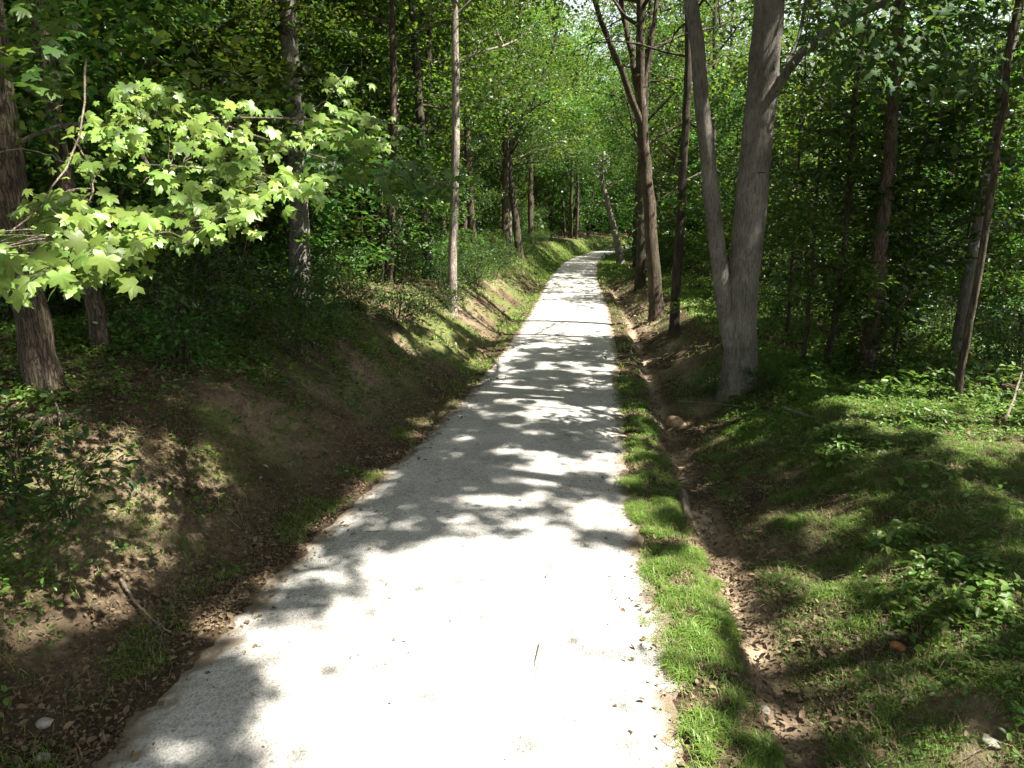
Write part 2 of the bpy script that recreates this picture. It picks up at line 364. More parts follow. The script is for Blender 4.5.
at = me.attributes.new('moss', 'FLOAT', 'POINT'); at.data.foreach_set('value', np.clip(moss, 0, 1).astype(np.float32).ravel())
tag(link('ground', me), 'brown forest soil with banks and a washed-out ditch either side of the path', 'ground', kind='structure')

ys = np.concatenate([np.arange(-30, 2, .5), np.arange(2, 30, .07), np.arange(30, 70, .3), np.arange(70, 200, 1.)])
K = 57; s = np.sign(np.linspace(-1, 1, K)) * (1 - (1 - np.abs(np.linspace(-1, 1, K))) ** 1.5)
Yr = np.repeat(ys[:, None], K, 1)
ragL = (fbm(ys * 2.2, ys * 0 + 1, 1) - .5) * .2 + (vnoise(ys * 9, ys * 0, 2) - .5) * .1 + (vnoise(ys * 14, ys * 0, 6) - .5) * .08
ragR = (fbm(ys * 2.2, ys * 0 + 5, 4) - .5) * .22 + (vnoise(ys * 9, ys * 0 + 3, 3) - .5) * .1 + (vnoise(ys * 14, ys * 0, 1) - .5) * .08
half = road_w(ys)[:, None] + np.where(s[None] < 0, ragL[:, None], ragR[:, None]) * np.abs(s[None]) ** 6
Xr = road_c(ys)[:, None] + s[None] * half
Zr = height(Xr, Yr) + .006 * (1 - s[None] ** 8) + (fbm(Xr * 3, Yr * 3, 2) - .5) * .012
Zr[:, 0] -= .022; Zr[:, -1] -= .022
acc = Acc(); idx = np.arange(len(ys) * K).reshape(len(ys), K)
acc.add(np.stack([Xr, Yr, Zr], -1), np.stack([idx[:-1, :-1], idx[:-1, 1:], idx[1:, 1:], idx[1:, :-1]], -1).reshape(-1, 4))
me = acc.mesh('path', road_mat(), smooth=True)
fr = .55 * fbm(Xr * 4, Yr * 4, 7) + .45 * vnoise(Xr * 15, Yr * 15, 2)
ed = np.clip((np.abs(s)[None] - 1.0 + .26 * fr) / .10, 0, 1) * .92 + .14 * np.clip((fbm(Xr * 1.1, Yr * .5, 3) - .5) * 6, 0, 1)
ed = np.clip(ed, 0, 1)
at = me.attributes.new('edge', 'FLOAT', 'POINT'); at.data.foreach_set('value', ed.astype(np.float32).ravel())
tag(link('path', me), 'pale crushed stone path running through the woods and bending out of sight', 'path', kind='structure')

# ------------------------------------------------------------------ maple sprig geometry (needed by the light gaps)
def in_poly(px, py, poly):
    px = np.asarray(px); py = np.asarray(py); ins = np.zeros(px.shape, bool)
    n = len(poly)
    for i in range(n):
        x0, y0 = poly[i]; x1, y1 = poly[(i + 1) % n]
        if y0 == y1: continue
        c = ((y0 > py) != (y1 > py)) & (px < (x1 - x0) * (py - y0) / (y1 - y0) + x0)
        ins ^= c
    return ins
SPRIG = [(-60, 250), (20, 222), (62, 185), (72, 148), (112, 102), (190, 82), (228, 108), (252, 150), (268, 172), (300, 165), (330, 202), (322, 214), (290, 188),
         (270, 205), (235, 238), (205, 252), (178, 236), (112, 255), (116, 276), (64, 286), (-60, 275)]
ARM = [(250, 108), (300, 112), (332, 96), (338, 64), (356, 62), (360, 84), (340, 112), (392, 118), (396, 138), (370, 160), (320, 150), (270, 150)]
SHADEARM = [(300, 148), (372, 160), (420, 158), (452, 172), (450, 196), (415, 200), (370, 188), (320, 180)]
CORNER = [(-40, -30), (60, -20), (80, 40), (62, 95), (30, 110), (12, 95), (-40, 60)]
def sprig_depth(py): return np.interp(py, [60, 90, 180, 285], [6.3, 6.1, 5.0, 3.75])
def sprig_points(poly, n, r, dfun, dj=.28):
    P = np.array(poly); lo, hi = P.min(0), P.max(0)
    out = []
    while len(out) < n:
        q = lo + r.random(2) * (hi - lo)
        if in_poly(q[0], q[1], poly): out.append(q)
    q = np.array(out); dep = dfun(q[:, 1]) + r.normal(size=n) * dj
    u = (q[:, 0] - 512) / FPX; v = (q[:, 1] - 384) / FPX
    return np.stack([u * dep, dep * (CS - v * SN), CAM_H - dep * (SN + v * CS)], 1)
r1 = np.random.default_rng(3)
def clustered(poly, ncl, per, r, dfun, spread=.14):
    c = sprig_points(poly, ncl, r, dfun, .22)
    o = r.normal(size=(ncl, per, 3)) * spread * [1, .9, .22]
    return (c[:, None] + o).reshape(-1, 3)
P_sprig = np.concatenate([sprig_points(SPRIG, 330, r1, sprig_depth), clustered(SPRIG, 95, 12, r1, sprig_depth, .15)])
_k = fbm(P_sprig[:, 0] * 3.1, P_sprig[:, 1] * 2.2 + P_sprig[:, 2] * 2.6, 1, 2); P_sprig = P_sprig[_k > .37]      # gaps between the sprays
P_arm = clustered(ARM, 26, 6, r1, lambda p: np.full(np.shape(p), 5.8), .11)
P_sharm = np.concatenate([sprig_points(SHADEARM, 150, r1, lambda p: np.full(np.shape(p), 6.0), .35), clustered(SHADEARM, 20, 6, r1, lambda p: np.full(np.shape(p), 6.0))])
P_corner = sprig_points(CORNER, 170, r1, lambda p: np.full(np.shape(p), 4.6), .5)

# ------------------------------------------------------------------ where the canopy lets the sun through
GX0, GX1, GY0, GY1, GR = -22., 22., -6., 60., .06
gx = np.arange(GX0, GX1, GR) + GR / 2; gy = np.arange(GY0, GY1, GR) + GR / 2
MX, MY = np.meshgrid(gx, gy, indexing='ij')
kx, ky = SUN[0] / SUN[2], SUN[1] / SUN[2]
Zt = np.zeros_like(MX)
for _ in range(6): Zt = .5 * Zt + .5 * height(MX + Zt * kx, MY + Zt * ky)
TX, TY = MX + Zt * kx, MY + Zt * ky
PX, PY, PD = project(np.stack([TX.ravel(), TY.ravel(), Zt.ravel()], 1)); PX = PX.reshape(MX.shape); PY = PY.reshape(MX.shape)
infront = (PD.reshape(MX.shape) > 1)
nz = fbm(MX * 1.15, MY * 1.0, 6, 4)           # clumps of light
nf = fbm(MX * 3.4, MY * 3.1, 2, 3)
dd = TX - road_c(TY); ww = road_w(TY)
frac = np.full(MX.shape, .0)                   # rough share of lit ground by zone
frac = np.where(np.abs(dd) < ww + .3, np.interp(TY, [0, 8, 9, 14, 30, 60], [.6, .72, .76, .68, .6, .55]), frac)
frac = np.where(dd < -ww - .3, np.interp(TY, [0, 6, 9, 14, 18, 40], [.08, .08, .06, .2, .34, .42]) * np.clip(1.6 - (-dd - ww) / 4, .5, 1), frac)
frac = np.where(dd > ww + .3, np.interp(TY, [0, 5, 8, 12, 20, 40], [.72, .70, .60, .5, .46, .46]) * np.where((TY > 12) & (dd > 5), .9, 1), frac)
comb = .2 * nz + .35 * nf + .45 * fbm(MX * 7.5, MY * 7.5, 1, 2)
qs = np.quantile(comb, np.linspace(0, 1, 101))
LIT = comb > np.interp(1 - frac, np.linspace(0, 1, 101), qs)
wig = (nf - .5) * 34 + (fbm(MX * 7, MY * 7, 4, 2) - .5) * 36
MAIN = [(252, 634), (300, 618), (345, 600), (402, 556), (470, 540), (606, 540), (640, 548), (690, 560), (715, 630), (722, 690), (760, 768), (860, 1100), (100, 1100), (222, 768), (250, 700), (236, 662)]
fine = fbm(MX * 5.2, MY * 4.6, 7, 2)
LIT |= (np.abs(dd) < ww + .4) & (TY > 6.5) & (fine > np.quantile(fine, .80))
LITM = in_poly(PX + wig, PY + wig * .5, MAIN) & infront
LIT |= LITM
SHADED = [[(100, 900), (95, 730), (160, 650), (232, 640), (252, 690), (240, 735), (205, 800)], [(330, 545), (372, 505), (420, 470), (465, 420), (515, 420), (490, 470), (450, 515), (400, 545)],
          [(0, 300), (350, 330), (440, 330), (400, 420), (330, 480), (260, 560), (0, 480)]]
for k, pl in enumerate(SHADED):
    s_ = in_poly(PX + wig, PY + wig * .4, pl) & infront
    LIT &= ~(s_ & ((fine < .6) | (k == 2)) & (comb < np.interp([.75, .70, .95][k], np.linspace(0, 1, 101), qs)))
for (x, y, a, b) in [(740, 592, 17, 34), (802, 600, 28, 22), (700, 700, 30, 12), (860, 690, 48, 18), (832, 640, 22, 14), (640, 520, 20, 16), (800, 700, 30, 14), (900, 745, 40, 12), (780, 640, 16, 14), (930, 600, 20, 10), (950, 470, 30, 8), (840, 455, 24, 8), (885, 425, 40, 10), (905, 402, 45, 14), (985, 438, 52, 20), (860, 408, 26, 16), (700, 428, 16, 9), (155, 520, 18, 12),
                     (212, 462, 10, 16), (665, 345, 20, 5), (640, 620, 20, 30), (575, 560, 40, 12), (500, 500, 45, 8), (600, 512, 30, 9), (560, 415, 40, 6), (50, 690, 18, 10), (40, 585, 30, 12), (700, 590, 22, 25), (690, 560, 18, 14), (645, 505, 10, 14), (590, 385, 30, 5)]:
    LIT |= (((PX + wig * .5 - x) / a) ** 2 + ((PY + wig * .3 - y) / b) ** 2 < 1.5) & infront
def open_for(P, rad, prob_noise=.30):
    hx = P[:, 0] - P[:, 2] * kx; hy = P[:, 1] - P[:, 2] * ky
    for a, b in zip(hx, hy):
        i0, i1 = int((a - rad - GX0) / GR), int((a + rad - GX0) / GR) + 1
        j0, j1 = int((b - rad - GY0) / GR), int((b + rad - GY0) / GR) + 1
        i0, j0 = max(i0, 0), max(j0, 0)
        sub = (slice(i0, i1), slice(j0, j1))
        LIT[sub] |= nf[sub] > prob_noise
rgl = np.random.default_rng(12)
def glow(n, x0, x1, y0, y1, d0, d1):
    return np.array([at_depth(x0 + (x1 - x0) * rgl.random(), y0 + (y1 - y0) * rgl.random(), d0 + (d1 - d0) * rgl.random()) for _ in range(n)])
open_for(glow(60, 900, 1024, 150, 330, 15, 21), .55, .2)
open_for(glow(40, 430, 540, 200, 320, 16, 28), .6, .25)
open_for(glow(40, 330, 470, 80, 250, 14, 20), .35, .3)
open_for(glow(80, 775, 1010, 90, 330, 13, 22), .45, .3)
open_for(glow(30, 900, 1020, 395, 470, 9, 12), .3, .3)
for p0, p1, dp in [((299, 195), (302, 296), 15), ((396, 185), (397, 272), 17), ((394, 30), (394, 70), 17), ((454, 215), (453, 308), 15.5), ((456, 0), (456, 70), 15.5), ((872, 275), (868, 325), 12), ((1012, 185), (1003, 232), 20), ((748, 150), (742, 385), 11.2), ((754, 200), (752, 385), 11.2), ((701, 40), (712, 200), 11.2), ((764, 0), (758, 100), 11.2), ((106, 20), (110, 60), 14), ((655, 200), (657, 290), 15)]:
    open_for(np.array([at_depth(p0[0] + (p1[0] - p0[0]) * f, p0[1] + (p1[1] - p0[1]) * f, dp) for f in np.linspace(0, 1, 12)]), .3, .34)
open_for(P_sprig[fbm(P_sprig[:, 0] * 2.2, P_sprig[:, 1] * 2.2 + P_sprig[:, 2], 3) > .42], .15, .25); open_for(P_arm, .15, .40)
def is_main(P): return is_lit(P, LITM)
def is_lit(P, LIT=LIT):
    hx = P[:, 0] - P[:, 2] * kx; hy = P[:, 1] - P[:, 2] * ky
    i = np.floor((hx - GX0) / GR).astype(int); j = np.floor((hy - GY0) / GR).astype(int)
    ok = (i >= 0) & (i < len(gx)) & (j >= 0) & (j < len(gy))
    r = np.zeros(len(P), bool); r[ok] = LIT[i[ok], j[ok]]; return r

# ------------------------------------------------------------------ tree generators
def limbs_for(r, top, zmin, nl, reach, bias=None, rise=.55):
    """limb paths from a vertical-ish trunk path 'top' (function z->point)"""
    out = []
    for i in range(nl):
        f = (i + r.random()) / nl
        z = zmin + f * (top[-1][2] - zmin) * .97
        p0 = np.array([np.interp(z, [q[2] for q in top], [q[k] for q in top]) for k in range(3)])
        a = i * 2.4 + r.random() * 1.1
        L = reach * (1.05 - .6 * f) * (.7 + .5 * r.random())
        dr = np.array([math.cos(a), math.sin(a), rise * (.5 + r.random())])
        if bias is not None: dr[:2] += bias
        dr /= np.linalg.norm(dr)
        q = [p0]
        for k in range(5):
            dr = nrm(dr + r.normal(size=3) * .16 + [0, 0, -.05])
            q.append(q[-1] + dr * L / 5)
        out.append(np.array(q))
    return out

def crown_arrays(r, limbs, nspray, nleaf, size, spread, L0):
    P, Dv = [], []
    for _ in range(nspray):
        q = limbs[r.integers(len(limbs))]
        t = float(np.clip([.38, .62, .85, 1.0][r.integers(4)] + r.normal() * .045, .1, 1.02))
        k = min(int(t * 5), 4); f = t * 5 - k
        p = q[k] * (1 - f) + q[k + 1] * f
        g = nrm(q[-1] - q[0]); 
        o = r.normal(size=3) * [1, 1, .55]
        P.append(p + o * spread); Dv.append(nrm(g * .6 + o * .9 + [0, 0, -.1]))
    return spray_leaves(np.array(P), np.array(Dv), L0 * (.6 + .7 * r.random(nspray)), nleaf, size, r)

def twigs(acc, r, limbs, r0):
    for q in limbs:
        tube(acc, q, np.linspace(r0, r0 * .25, len(q)), 5)
        for _ in range(3):
            k = r.integers(1, 5); d = nrm(r.normal(size=3) + [0, 0, .4]); ln = np.linalg.norm(q[-1] - q[0]) * .4
            p = np.array([q[k], q[k] + d * ln * .5, q[k] + d * ln + r.normal(size=3) * .1])
            tube(acc, p, np.linspace(r0 * .4, r0 * .12, 3), 4)

class Proto: pass
def make_tall(seed, H=15., base=6.0, reach=3.9, r0=.17, leaf=.155, nspray=520, nleaf=36):
    r = np.random.default_rng(seed); p = Proto()
    lean = r.normal(size=2) * .5
    top = [np.array([0, 0, -.3]), np.array([lean[0] * .1, lean[1] * .1, H * .3]), np.array([lean[0] * .5, lean[1] * .5, H * .6]), np.array([lean[0], lean[1], H])]
    path = smooth_path(top, 24, .02, seed)
    a = Acc(); tube(a, path, np.linspace(r0, r0 * .2, 24), 10, .09, seed, flare=.35)
    lim = limbs_for(r, [tuple(q) for q in path], base, 16, reach)
    twigs(a, r, lim, r0 * .32)
    p.trunk = a; p.leaves = crown_arrays(r, lim, nspray, nleaf, leaf, .65, 1.0); p.H = H; p.path = path; p.limbs = lim; p.r0 = r0
    return p
def make_under(seed, H=5., base=.8, reach=1.7, r0=.04, leaf=.12, nspray=80, nleaf=30, nl=14, tpl=OVATE):
    r = np.random.default_rng(seed); p = Proto()
    lean = r.normal(size=2) * .35
    path = smooth_path([(0, 0, -.15), (lean[0] * .3, lean[1] * .3, H * .4), (lean[0], lean[1], H)], 14, .02, seed)
    a = Acc(); tube(a, path, np.linspace(r0, r0 * .2, 14), 7, .08, seed)
    lim = limbs_for(r, [tuple(q) for q in path], base, nl, reach, rise=.22)
    twigs(a, r, lim, r0 * .4)
    p.trunk = a; p.leaves = crown_arrays(r, lim, nspray, nleaf, leaf, .2, .68); p.H = H; p.tpl = tpl
    return p
def make_shrub(seed, H=1.3, R=.8, leaf=.07, nspray=55, nleaf=20):
    r = np.random.default_rng(seed); p = Proto(); a = Acc(); lim = []
    for i in range(9):
        an = i * .7 + r.random(); e = np.array([math.cos(an) * R * r.random() ** .5, math.sin(an) * R * r.random() ** .5, H * (.55 + .45 * r.random())])
        q = smooth_path([(e[0] * .1, e[1] * .1, -.08), e * [.45, .45, .55], e], 6, .03, seed + i); lim.append(q); tube(a, q, np.linspace(.012, .004, 6), 5)
    p.trunk = a; p.leaves = crown_arrays(r, lim, nspray, nleaf, leaf, .16, .34); p.H = H; p.tpl = OVATE
    return p

def leaf_mesh(name, arr, mat, tpl):
    a = Acc(); put_leaves(a, *arr, tpl); return a.mesh(name, mat)

TALL = [make_tall(100 + i, H=14 + i * .7, base=4.4 + (i % 3) * .9, leaf=[.13, .19, .15, .17, .155][i], r0=.10 + .022 * i) for i in range(5)]
YNG = [make_under(250 + i, H=6.5 + 1.1 * i, base=1.3 + .3 * i, reach=2.3, r0=.055, leaf=[.12, .19, .15, .22][i], nspray=165, nleaf=34, nl=24) for i in range(4)]
UND = [make_under(200 + i, leaf=[.1, .16, .12, .2, .11, .15][i], H=3.4 + .8 * i, base=.5 + .25 * i, nspray=62 + 11 * i) for i in range(6)]
SHR = [make_shrub(300 + i, H=.8 + .25 * i, R=.55 + .15 * i) for i in range(4)]
SHR.append(make_shrub(310, H=.95, R=.75, leaf=.125, nspray=24, nleaf=11))
for i, p in enumerate(TALL):
    p.tmesh = [p.trunk.mesh('tree_trunk', M_barkA, True)]; p.cmesh = None
for i, p in enumerate(UND):
    p.tmesh = p.trunk.mesh('sapling_stem', M_barkD, True); p.cmesh = leaf_mesh('sapling_leaves', p.leaves, M_und, OVATE)
for i, p in enumerate(YNG):
    p.tmesh = p.trunk.mesh('young_trunk', M_barkD, True); p.cmesh = leaf_mesh('young_crown', p.leaves, M_und, OVATE)
for i, p in enumerate(SHR):
    p.tmesh = p.trunk.mesh('shrub_stems', M_barkD, True); p.cmesh = leaf_mesh('shrub_leaves', p.leaves, M_shr, OVATE)
TB = {}
def tall_trunk_mesh(k, b):
    if (k, b) not in TB:
        me = TALL[k].tmesh[0].copy(); me.materials.clear(); me.materials.append(BARKS[b]); TB[(k, b)] = me
    return TB[(k, b)]

def world_leaves(p, loc, rz, sc):
    C, Nn, A, S = p.leaves
    c, s_ = math.cos(rz), math.sin(rz); R = np.array([[c, -s_, 0], [s_, c, 0], [0, 0, 1]])
    return C @ R.T * sc + loc, Nn @ R.T, A @ R.T, S * sc

_edge = np.random.default_rng(9)
def cull(arr):
    """open the canopy's gaps: drop leaves that stand in a light gap"""
    C, Nn, A, S = arr
    jit = C + _edge.normal(size=C.shape) * .06
    keep = ~is_lit(jit) | (_edge.random(len(C)) < .006)
    keep &= C[:, 2] > .0
    return C[keep], Nn[keep], A[keep], S[keep]

# things that must keep the view of the path free: leaves low over the path or close before the lens
def view_clear(arr):
    C = arr[0]
    px, py, dep = project(C)
    d = C[:, 0] - road_c(C[:, 1])
    bad = (dep < 6.5) & (px > -150) & (px < 1180) & (py > -150) & (py < 900) & (dep > -1)
    bad |= (np.abs(d) < road_w(C[:, 1]) + .3) & (C[:, 2] < 2.6 + .035 * np.clip(C[:, 1], 0, 60))
    return tuple(q[~bad] for q in arr)

def where_words(x, y):
    z = hz(x, y); px, py, dep = project(np.array([[x, y, z + 2]])); px = px[0]; dep = dep[0]
    if dep < 1 or px < -30 or px > 1054:
        if x > 0: return 'beside the grassy bank near the path'
        return 'on the steep bank beyond the maple'
    if x < road_c(y):
        a = ['behind the thick leaning maple', 'behind the sunlit maple sprays', 'by the grey trunk with rotten foot', 'between grey trunk and paired pale trunks', 'behind the single pale trunk', 'past the forked tree along the bank'][int(np.clip((px + 30) / 530 * 6, 0, 5))]
    else:
        a = ['beyond the bend of the path', 'behind the slim trunks lining the path', 'behind the twin-trunked oak', 'between oak and dark leaning trunk', 'behind the dark leaning trunk', 'behind the tall curved pole tree'][int(np.clip((px - 560) / 470 * 6, 0, 5))]
    b = 'close' if dep < 18 else ('farther' if dep < 34 else ('deep' if dep < 55 else 'faint'))
    return (b, a)

used_labels = {}
def bg_label(kindword, tone, x, y, extra=''):
    w = where_words(x, y)
    if isinstance(w, str): lab = f'{tone} {kindword} {w}'
    else: lab = f'{tone} {kindword} {dict(close="near", farther="farther back", deep="deep", faint="distant")[w[0]]} {w[1]}'
    return lab

def place_tall(k, x, y, sc, rz, bark, label=None, group='canopy trees of the surrounding woods', name='canopy_tree'):
    z = hz(x, y); p = TALL[k]
    tone = ['rough brown', 'grey ridged', 'pale barked', 'dark barked'][bark]
    size = 'thick' if k >= 3 else ('slender' if k == 0 else 'straight')
    o = thing(name, (x, y, z), label or bg_label('canopy tree', f'{size} {tone}', x, y), 'tree', group, rz, sc)
    if y < 16:      # limbs that would cross the big opening above the path are missing there
        a = Acc(); tube(a, p.path, np.linspace(p.r0, p.r0 * .2, 24), 10, .09, k, flare=.35)
        c, s_ = math.cos(rz), math.sin(rz); R = np.array([[c, -s_, 0], [s_, c, 0], [0, 0, 1]])
        twigs(a, np.random.default_rng(k), [q for q in p.limbs if is_main(q @ R.T * sc + [x, y, z]).mean() < .2 and is_lit(q @ R.T * sc + [x, y, z]).mean() < .45], p.r0 * .3)
        link('trunk', a.mesh('tree_trunk', BARKS[bark], True), o)
    else: link('trunk', tall_trunk_mesh(k, bark), o)
    if y < 48:
        arr = world_leaves(p, np.array([x, y, z]), rz, sc)
        if y < 16:      # finer, doubled foliage on the trees that shade the foreground
            a2 = world_leaves(p, np.array([x, y, z]), rz + 2.1, sc); a3 = world_leaves(p, np.array([x, y, z]), rz + 4.2, sc)
            arr = tuple(np.concatenate(q_) for q_ in zip(arr, a2, a3)); arr = (*arr[:3], arr[3] * .72)
        if y > 14:
            ns = len(arr[0]) // 36; kp = np.repeat(_edge.random(ns) > (.4 if x > 9 else .0), 36); arr = tuple(q[kp] for q in arr)
        arr = view_clear(cull(arr))
        c, s_ = math.cos(-rz), math.sin(-rz); R = np.array([[c, -s_, 0], [s_, c, 0], [0, 0, 1]])
        C = (arr[0] - [x, y, z]) @ R.T / sc
        if len(C): link('crown', leaf_mesh('crown', (C, arr[1] @ R.T, arr[2] @ R.T, arr[3] / sc), M_can, RHOMB), o)
    else:
        if p.cmesh is None: p.cmesh = leaf_mesh('crown', tuple(q[:len(q) * 6 // 10] for q in p.leaves), M_can, RHOMB)
        link('crown', p.cmesh, o)
    return o

# ------------------------------------------------------------------ named trees of the photograph
def hero(name, label, px_path, w_px, bark, Hextra, canopy=True, base_pt=None, group=None, seed=0, seg=16, flare=.4, forks=(), bias=(0, 0), reach=3.6, ns=260, leaves=None, cat='tree', sink=.25, base_py=None, zmin=None):
    """px_path: measured points of the trunk in the photograph, base first; stands on the terrain there"""
    b = ground_at(*px_path[0]) if base_pt is None else base_pt
    o = thing(name, b, label, cat, group)
    pts = [b - [0, 0, sink]] + [at_y(px, py, b[1]) for px, py in px_path]
    pts[1] = b.copy()
    dep = project(b)[2][0]; rb = w_px / 2 / FPX * dep
    last, prev = pts[-1], pts[-2]
    dirv = nrm(nrm(last - prev) + [0, 0, .6])
    Htop = max(Hextra - (last[2] - b[2]), 1.)
    r = np.random.default_rng(seed)
    full = pts + [last + dirv * Htop * .5 + [r.normal() * .2, r.normal() * .2, 0], last + dirv * Htop * .5 + [bias[0], bias[1], Htop * .5]]
    path = smooth_path(full, 40, .012, seed)
    a = Acc(); s_ = np.linspace(0, 1, 40)
    tube(a, path - b, rb * (1 - .72 * s_), seg, .07, seed, flare=flare)
    for fk in forks:
        fp = [at_y(px, py, b[1] + dy) for px, py, dy in fk[1]]
        if len(fk) > 2: fp.append(fp[-1] + np.array(fk[2]))
        fq = smooth_path(fp, 14, .015, seed + 3)
        r0 = fk[0] / 2 / FPX * dep
        tube(a, fq - b, np.linspace(r0, r0 * .4, 14), 10, .08, seed + 5)
    if canopy:
        tp = [tuple(q) for q in path - b]
        lim = limbs_for(r, tp, (zmin or max(5.5, Hextra * .42)), 14, reach, bias=np.array(bias) * .25)
        twigs(a, r, lim, rb * .28)
        link('trunk', a.mesh('trunk', bark, True), o)
        arr = crown_arrays(r, lim, ns, 34, .135, .6, .95)
        arr = (arr[0] + b, *arr[1:])
        arr = view_clear(cull(arr)); arr = (arr[0] - b, *arr[1:])
        link('crown', leaf_mesh('crown', arr, M_can, RHOMB), o)
    else:
        link('trunk', a.mesh('trunk', bark, True), o)
    return o, b

maple, mb = hero('maple_tree', 'thick leaning maple trunk on the steep bank with sunlit lobed leaf sprays', [(46, 392), (28, 290), (10, 180), (-4, 90)], 31, M_barkA, 13, seed=21, bias=(1.5, 0), flare=.3)
def sprig(name, P, parent, b, mat, size, r, nb, tpl=MAPLE, tw=None):
    nvec = np.array(nb) + r.normal(size=P.shape) * [.38, .38, .22]
    A = np.array([.25, -.9, -.35]) + r.normal(size=P.shape) * [.75, .45, .2]
    a = Acc(); S = size * (.45 + .85 * r.random(len(P)))
    for k in range(4):      # four degrees of curl
        V = tpl[0].copy(); rad2 = V[:, 0] ** 2 + V[:, 1] ** 2
        V[:, 2] += [.12, -.25, -.75, -.4][k] * rad2 + [.0, .25, .3, -.3][k] * V[:, 1] * np.abs(V[:, 1]) + [0, .12, .35, .5][k] * np.abs(V[:, 1]) * .5
        V[:, 1] *= [1, .92, .8, 1.05][k]
        m = np.arange(len(P)) % 4 == k; put_leaves(a, (P - b)[m], nvec[m], A[m], S[m], (V, tpl[1]))
    return link(name, a.mesh(name, mat), parent)
def tw(acc, pts, r0, r1, b, seed=1):
    q = smooth_path([at_depth(*p) for p in pts], 12, .008, seed); tube(acc, q - b, np.linspace(r0, r1, 12), 6)
a = Acc()
tw(a, [(8, 150, 7.2), (60, 120, 6.9), (120, 128, 6.4), (205, 118, 6.0), (300, 118, 5.8), (392, 124, 5.6)], .022, .005, mb)
tw(a, [(205, 118, 6.0), (300, 152, 6.0), (380, 172, 6.0), (445, 184, 6.0)], .012, .004, mb)
tw(a, [(120, 128, 6.4), (150, 165, 5.6), (175, 200, 4.9), (186, 245, 4.2)], .010, .003, mb)
tw(a, [(150, 165, 5.6), (220, 170, 5.2), (270, 180, 5.0), (322, 206, 4.8)], .008, .003, mb)
tw(a, [(86, 60, 6.0), (84, 122, 5.4), (66, 175, 4.9), (38, 212, 4.5), (2, 236, 4.2)], .009, .004, mb)
tw(a, [(60, 120, 6.9), (95, 170, 5.4), (90, 225, 4.5), (66, 272, 3.8)], .009, .003, mb)
tw(a, [(300, 118, 5.8), (330, 98, 5.8), (346, 68, 5.8)], .006, .003, mb)
tw(a, [(-10, 20, 5.2), (30, 40, 4.8), (60, 60, 4.6)], .008, .003, mb)
tw(a, [(0, 152, 5.5), (28, 148, 5.4), (62, 160, 5.3), (78, 170, 5.2)], .006, .003, mb)
axis = np.concatenate([smooth_path([at_depth(*p) for p in q], 30) for q in ([(8, 150, 7.2), (120, 128, 6.4), (205, 118, 6.0), (300, 118, 5.8), (392, 124, 5.6)], [(120, 128, 6.4), (150, 165, 5.6), (175, 200, 4.9), (186, 245, 4.2)], [(150, 165, 5.6), (220, 170, 5.2), (270, 180, 5.0), (322, 206, 4.8)], [(60, 120, 6.9), (95, 170, 5.4), (90, 225, 4.5), (66, 272, 3.8)])])
for q in P_sprig[::7]:
    n_ = axis[np.argmin(np.linalg.norm(axis - q, axis=1))]
    if np.linalg.norm(n_ - q) < 1.0: tube(a, smooth_path([n_ - mb, (n_ + q) / 2 - mb + [0, 0, .05], q - mb], 6, .008, 2), np.linspace(.004, .0018, 6), 4)
link('low_branch', a.mesh('low_branch', M_dry, True), maple)
rr_ = np.random.default_rng(8)
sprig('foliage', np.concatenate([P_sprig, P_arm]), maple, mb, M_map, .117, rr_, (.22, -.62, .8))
sprig('foliage', P_sharm, maple, mb, M_und, .115, rr_, (.1, -.35, .9))  # same maple; its shade is put into the darker leaf colour
sprig('foliage', P_corner, maple, mb, M_und, .12, rr_, (.1, -.2, .9))  # darker leaf colour stands in for shade on these maple leaves

hero('canopy_tree', 'dark trunk standing just behind the thick leaning maple', [(40, 300), (24, 180), (14, 60)], 22, M_barkD, 14, seed=22)
hero('canopy_tree', 'short stout brown trunk leaning behind the maple, foot in leaf litter', [(106, 352), (92, 300), (72, 210), (50, 90)], 17, M_barkA, 13, seed=23)
hero('canopy_tree', 'straight grey trunk on the bank with a pale rotten foot', [(302, 302), (298, 200), (292, 90), (286, 0)], 21, M_barkB, 16, seed=24, flare=.5)
hero('canopy_tree', 'brown half of the paired slim trunks on the left bank', [(388, 284), (391, 220), (394, 120), (392, 0)], 9, M_barkA, 15, seed=25, flare=.2)
hero('canopy_tree', 'pale sunlit half of the paired slim trunks on the left bank', [(399, 270), (398, 190), (395, 90), (393, 0)], 11, M_barkC, 15, seed=26, flare=.2)
hero('canopy_tree', 'single pale straight trunk rising from shrubs at the bank edge', [(452, 312), (454, 220), (456, 100), (454, 0)], 10, M_barkC, 16, seed=27, flare=.25)
hero('canopy_tree', 'brown trunk close behind the single pale trunk', [(474, 262), (468, 160), (466, 60), (464, -20)], 9, M_barkA, 15, seed=28, flare=.2)
hero('forked_tree', 'dark tree splitting into several rising stems above the left bank', [(520, 258), (512, 190), (508, 150)], 8, M_barkD, 12, seed=29, flare=.2,
     forks=[(5, [(510, 155, 0), (492, 100, .4), (482, 50, .8)], (0, 0, 2)), (5, [(509, 150, 0), (528, 110, -.4), (546, 70, -.6), (556, 40, -.8)], (.2, 0, 2)), (4, [(509, 140, 0), (514, 80, .2), (520, 20, 0)], (0, 0, 2))])
